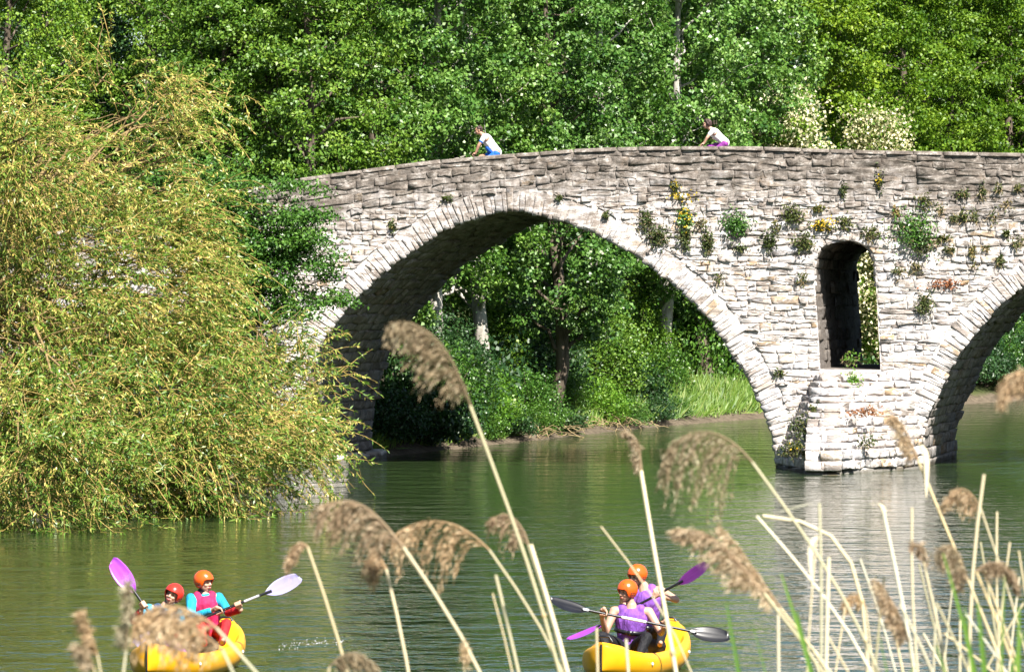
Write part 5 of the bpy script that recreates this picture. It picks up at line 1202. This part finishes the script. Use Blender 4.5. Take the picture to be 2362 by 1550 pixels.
reed('upright dry stalk with a leaf bent over to the left', 9.1, [(1890, 1160), (1898, 1200), (1904, 1270), (1897, 1400), (1893, 1570)], None, 9, tone=.6, sheath=[([(1890, 1162), (1870, 1160), (1830, 1172), (1780, 1186)], 12)])
reed('straight pale stalk right beside the stalk with the bent leaf', 9.0, [(1912, 1285), (1909, 1400), (1904, 1570)], None, 11, tone=.85)
reed('pale stalk with a hooked leaf top, right of the right-angle stem', 9.0, [(2036, 1172), (2060, 1290), (2085, 1390), (2110, 1490), (2124, 1570)], None, 11, tone=.85, sheath=[([(2040, 1182), (2036, 1166), (2022, 1160), (2006, 1164)], 11)])
reed('slim curved stalk crossing the hooked pale stalk', 9.4, [(2104, 1170), (2094, 1260), (2088, 1340), (2098, 1440), (2122, 1565)], None, 8, tone=.6)
reed('dry reed with a pale plume before the foot of the pier', 10.0, [(2118, 1062), (2148, 1110), (2172, 1192), (2212, 1305), (2252, 1395), (2300, 1482), (2345, 1565)], [(2062, 962), (2078, 972), (2096, 1006), (2118, 1062)], 9, -1, .8, .9, .8, tone=.6, ptone=.7, sheath=[([(2122, 1026), (2136, 1034), (2138, 1080), (2137, 1150)], 17)])
reed('curved bare stalk whose tip hooks right above the plumes at the right', 9.1, [(2270, 1094), (2246, 1140), (2236, 1200), (2233, 1320), (2236, 1570)], None, 10, tone=.6)
reed('thin arching reed with a light plume below the hooked bare stalk', 9.6, [(2262, 1172), (2292, 1240), (2320, 1330), (2348, 1412), (2390, 1540)], [(2184, 1150), (2200, 1130), (2222, 1124), (2245, 1142), (2262, 1172)], 6, -1, .9, .55, 1.2, ptone=.55)
reed('dry reed with a long hanging plume in the crowd at the right', 8.8, [(2232, 1335), (2270, 1420), (2305, 1492), (2345, 1570)], [(2176, 1262), (2196, 1256), (2216, 1284), (2232, 1335)], 8, -1, 1.4, .8, 1.3, ptone=.55)
reed('dark plume bending right at the right edge of the picture', 8.5, [(2252, 1318), (2262, 1340), (2330, 1470), (2372, 1560)], [(2340, 1345), (2326, 1312), (2300, 1296), (2272, 1300), (2252, 1318)], 8, 1, .7, 1.1, .9, ptone=.4)
reed('large blurred plume entering from the right edge before the right arch', 7.4, [(2440, 960), (2470, 1120), (2500, 1350), (2520, 1570)], [(2318, 905), (2330, 868), (2356, 850), (2392, 868), (2425, 910), (2440, 960)], 10, -1, .75, 1.3, .9, ptone=.5)
reed('fluffy plume standing low in front of the pier reflection', 8.9, [(2098, 1480), (2118, 1570)], [(2028, 1342), (2042, 1358), (2062, 1392), (2082, 1432), (2098, 1480)], 7, -1, .75, 1.1, .8, ptone=.6)
reed('small faint plume low between the vertical stalks', 10.8, [(1998, 1402), (2012, 1480), (2022, 1570)], [(1956, 1392), (1970, 1374), (1988, 1378), (1998, 1402)], 5, -1, 1.3, .5, 1.0, ptone=.55)
reed('thick dry stalk with a brown drooping tip in the crowd at the right', 9.2, [(2128, 1285), (2140, 1330), (2164, 1430), (2185, 1500), (2200, 1570)], [(2112, 1256), (2122, 1262), (2128, 1285)], 9, 1, 1.6, .5, 1.0, tone=.6)
reed('blurred upright plume in front of the left kayak', 7.2, [(290, 1500), (275, 1570)], [(302, 1338), (300, 1380), (298, 1430), (290, 1500)], 9, -1, .55, .8, .7, ptone=.85, d_tip=.0)
reed('large blurred plume arching over the left kayak', 7.4, [(498, 1448), (556, 1484), (660, 1556), (690, 1580)], [(318, 1424), (348, 1402), (388, 1394), (430, 1404), (468, 1424), (498, 1448)], 10, -1, 1.05, 1.0, 1.3, tone=.7, ptone=.62)
reed('blurred second plume drooping beside the left kayak', 7.2, [(512, 1498), (572, 1560)], [(352, 1440), (390, 1424), (430, 1436), (470, 1462), (512, 1498)], 9, -1, .9, .6, 1.35, tone=.7, ptone=.66)
reed('ragged blurred plume at the lower left', 7.2, [(224, 1510), (244, 1570)], [(194, 1418), (202, 1440), (212, 1470), (224, 1510)], 6, -1, .6, .8, .5, ptone=.6)
reed('tiny blurred plume left of the ragged one at the lower left', 6.4, [(216, 1540), (230, 1570)], [(182, 1490), (194, 1498), (206, 1516), (216, 1540)], 5, -1, .9, .6, .6, ptone=.6)
reed('short cut stem standing in mid-river view left of the tallest reed', 9.0, [(1143, 1326), (1166, 1420), (1190, 1500), (1212, 1570)], None, 10, tone=.65)
reed('thin twig-like stem leaning on the short cut stem', 9.2, [(1136, 1368), (1160, 1440), (1186, 1512), (1200, 1565)], None, 5, tone=.5)
reed('thin tan stem slanting in front of the orange helmets', 10.4, [(1386, 1214), (1430, 1285), (1485, 1345), (1545, 1382), (1580, 1450), (1626, 1570)], None, 6, tone=.4)
reed('short cut stalk in front of the bow of the right kayak', 9.6, [(1376, 1448), (1379, 1500), (1381, 1570)], None, 8, tone=.6)
reed('pale short stalk in front of the knees of the near paddler', 9.6, [(1444, 1474), (1449, 1520), (1454, 1570)], None, 9, tone=.85)
reed('short upright pale stalk under the bushy brown plume', 9.0, [(1795, 1402), (1796, 1480), (1797, 1570)], None, 9, tone=.8)
reed('little pale reed tip poking over the bottom edge in mid-river', 8.6, [(1070, 1532), (1075, 1570)], [(1066, 1500), (1068, 1514), (1070, 1532)], 5, 1, 1.0, .5, .5, ptone=.85)
for q, (a, b_, c) in enumerate([((2076, 1392), (2140, 1480), (2190, 1570)), ((2160, 1390), (2210, 1462), (2270, 1565)), ((2228, 1415), (2290, 1490), (2372, 1566)), ((1912, 1470), (1958, 1520), (2000, 1570)), ((2270, 1320), (2310, 1420), (2362, 1520)), ((2178, 1460), (2260, 1500), (2372, 1552)),
                                ((2040, 1330), (2020, 1460), (2012, 1570)), ((2160, 1400), (2152, 1480), (2150, 1570)), ((2350, 1270), (2366, 1330), (2380, 1400)), ((1880, 1500), (1930, 1530), (1975, 1570)), ((2330, 1250), (2300, 1380), (2296, 1560)), ((2215, 1430), (2212, 1500), (2214, 1570)), ((1950, 1400), (1930, 1480), (1918, 1570)), ((2120, 1300), (2150, 1420), (2190, 1570)), ((2060, 1440), (2075, 1500), (2096, 1570)), ((2300, 1180), (2290, 1350), (2310, 1570)), ((2352, 1330), (2330, 1440), (2322, 1570)), ((1985, 1290), (2040, 1420), (2084, 1570)), ((2200, 1330), (2180, 1440), (2172, 1570)), ((2362, 1390), (2300, 1470), (2240, 1566)), ((2130, 1460), (2164, 1510), (2214, 1570)), ((2262, 1250), (2282, 1400), (2322, 1570)), ((1830, 1440), (1870, 1500), (1924, 1570))]):
    reed('plain dry stalk among the many crossing at the lower right corner', 8.6 + .15 * q, [a, b_, c], None, rr.uniform(5, 8), tone=rr.uniform(.45, .9), group='plain stalks at the lower right')
def green_leaf(label, d, pts, wpx):
    S = spline(to_ground(np.array([W(x, y, d) for x, y in pts])), 18); wdt = wpx * d / FPX * np.sin(np.pi * np.linspace(.01, .93, 18)) ** .55; o = MB(); off = np.zeros((18, 3)); off[:, 0] = wdt / 2; i = np.arange(17)
    V = np.vstack([S - off, S + V3((0, .3, 0)) * wdt[:, None], S + off]); o.add(V, np.vstack([np.stack([i, i + 1, i + 19, i + 18], -1), np.stack([i + 18, i + 19, i + 37, i + 36], -1)]), rr.uniform(.2, .9))
    m = o.mesh('reed_leaf', True); m.materials.append(M['reed_green']); ob = link('reed_leaf', m); tag(ob, label, 'leaf', 'green reed leaves')
for a in [('green reed leaf standing right of the black paddle blade', 7.5, [(1676, 1392), (1692, 1450), (1706, 1510), (1722, 1570)], 26), ('arching green reed leaf behind the feathery pale plume', 8.0, [(1802, 1322), (1850, 1380), (1880, 1450), (1898, 1520), (1910, 1570)], 26),
          ('broad green reed leaf low beside the straight pale stalk', 7.6, [(1838, 1410), (1862, 1470), (1886, 1530), (1900, 1570)], 30), ('thin green reed leaf left of the short upright stalk', 8.4, [(1738, 1446), (1762, 1500), (1792, 1570)], 11), ('long green reed leaf through the plumes at the right', 7.8, [(2176, 1276), (2230, 1350), (2262, 1430), (2276, 1500), (2284, 1570)], 24),
          ('broad green reed leaf near the right edge, upright', 7.2, [(2256, 1390), (2270, 1450), (2280, 1510), (2286, 1570)], 36), ('green reed leaf curling over to the right edge', 7.4, [(2366, 1452), (2340, 1440), (2312, 1458), (2290, 1500), (2276, 1570)], 24), ('green reed leaf in the bottom right corner', 7.2, [(2352, 1400), (2356, 1460), (2358, 1520), (2354, 1570)], 30),
          ('low green reed leaf lying along the bottom edge', 7.6, [(2110, 1538), (2060, 1524), (2010, 1530), (1975, 1548), (1960, 1575)], 18), ('narrow green reed leaf rising between the broad leaf and the curling leaf', 7.6, [(2318, 1330), (2322, 1420), (2316, 1500), (2310, 1570)], 14), ('green reed leaf crossing the long hanging plume', 7.9, [(2226, 1400), (2246, 1460), (2258, 1520), (2262, 1570)], 18), ('faint green reed leaf at the foot of the fluffy plume', 7.7, [(2030, 1470), (2048, 1510), (2070, 1575)], 14),
          ('short green reed leaf between the crossing stalks', 7.4, [(2160, 1490), (2190, 1520), (2220, 1545), (2236, 1580)], 26)]: green_leaf(*a)
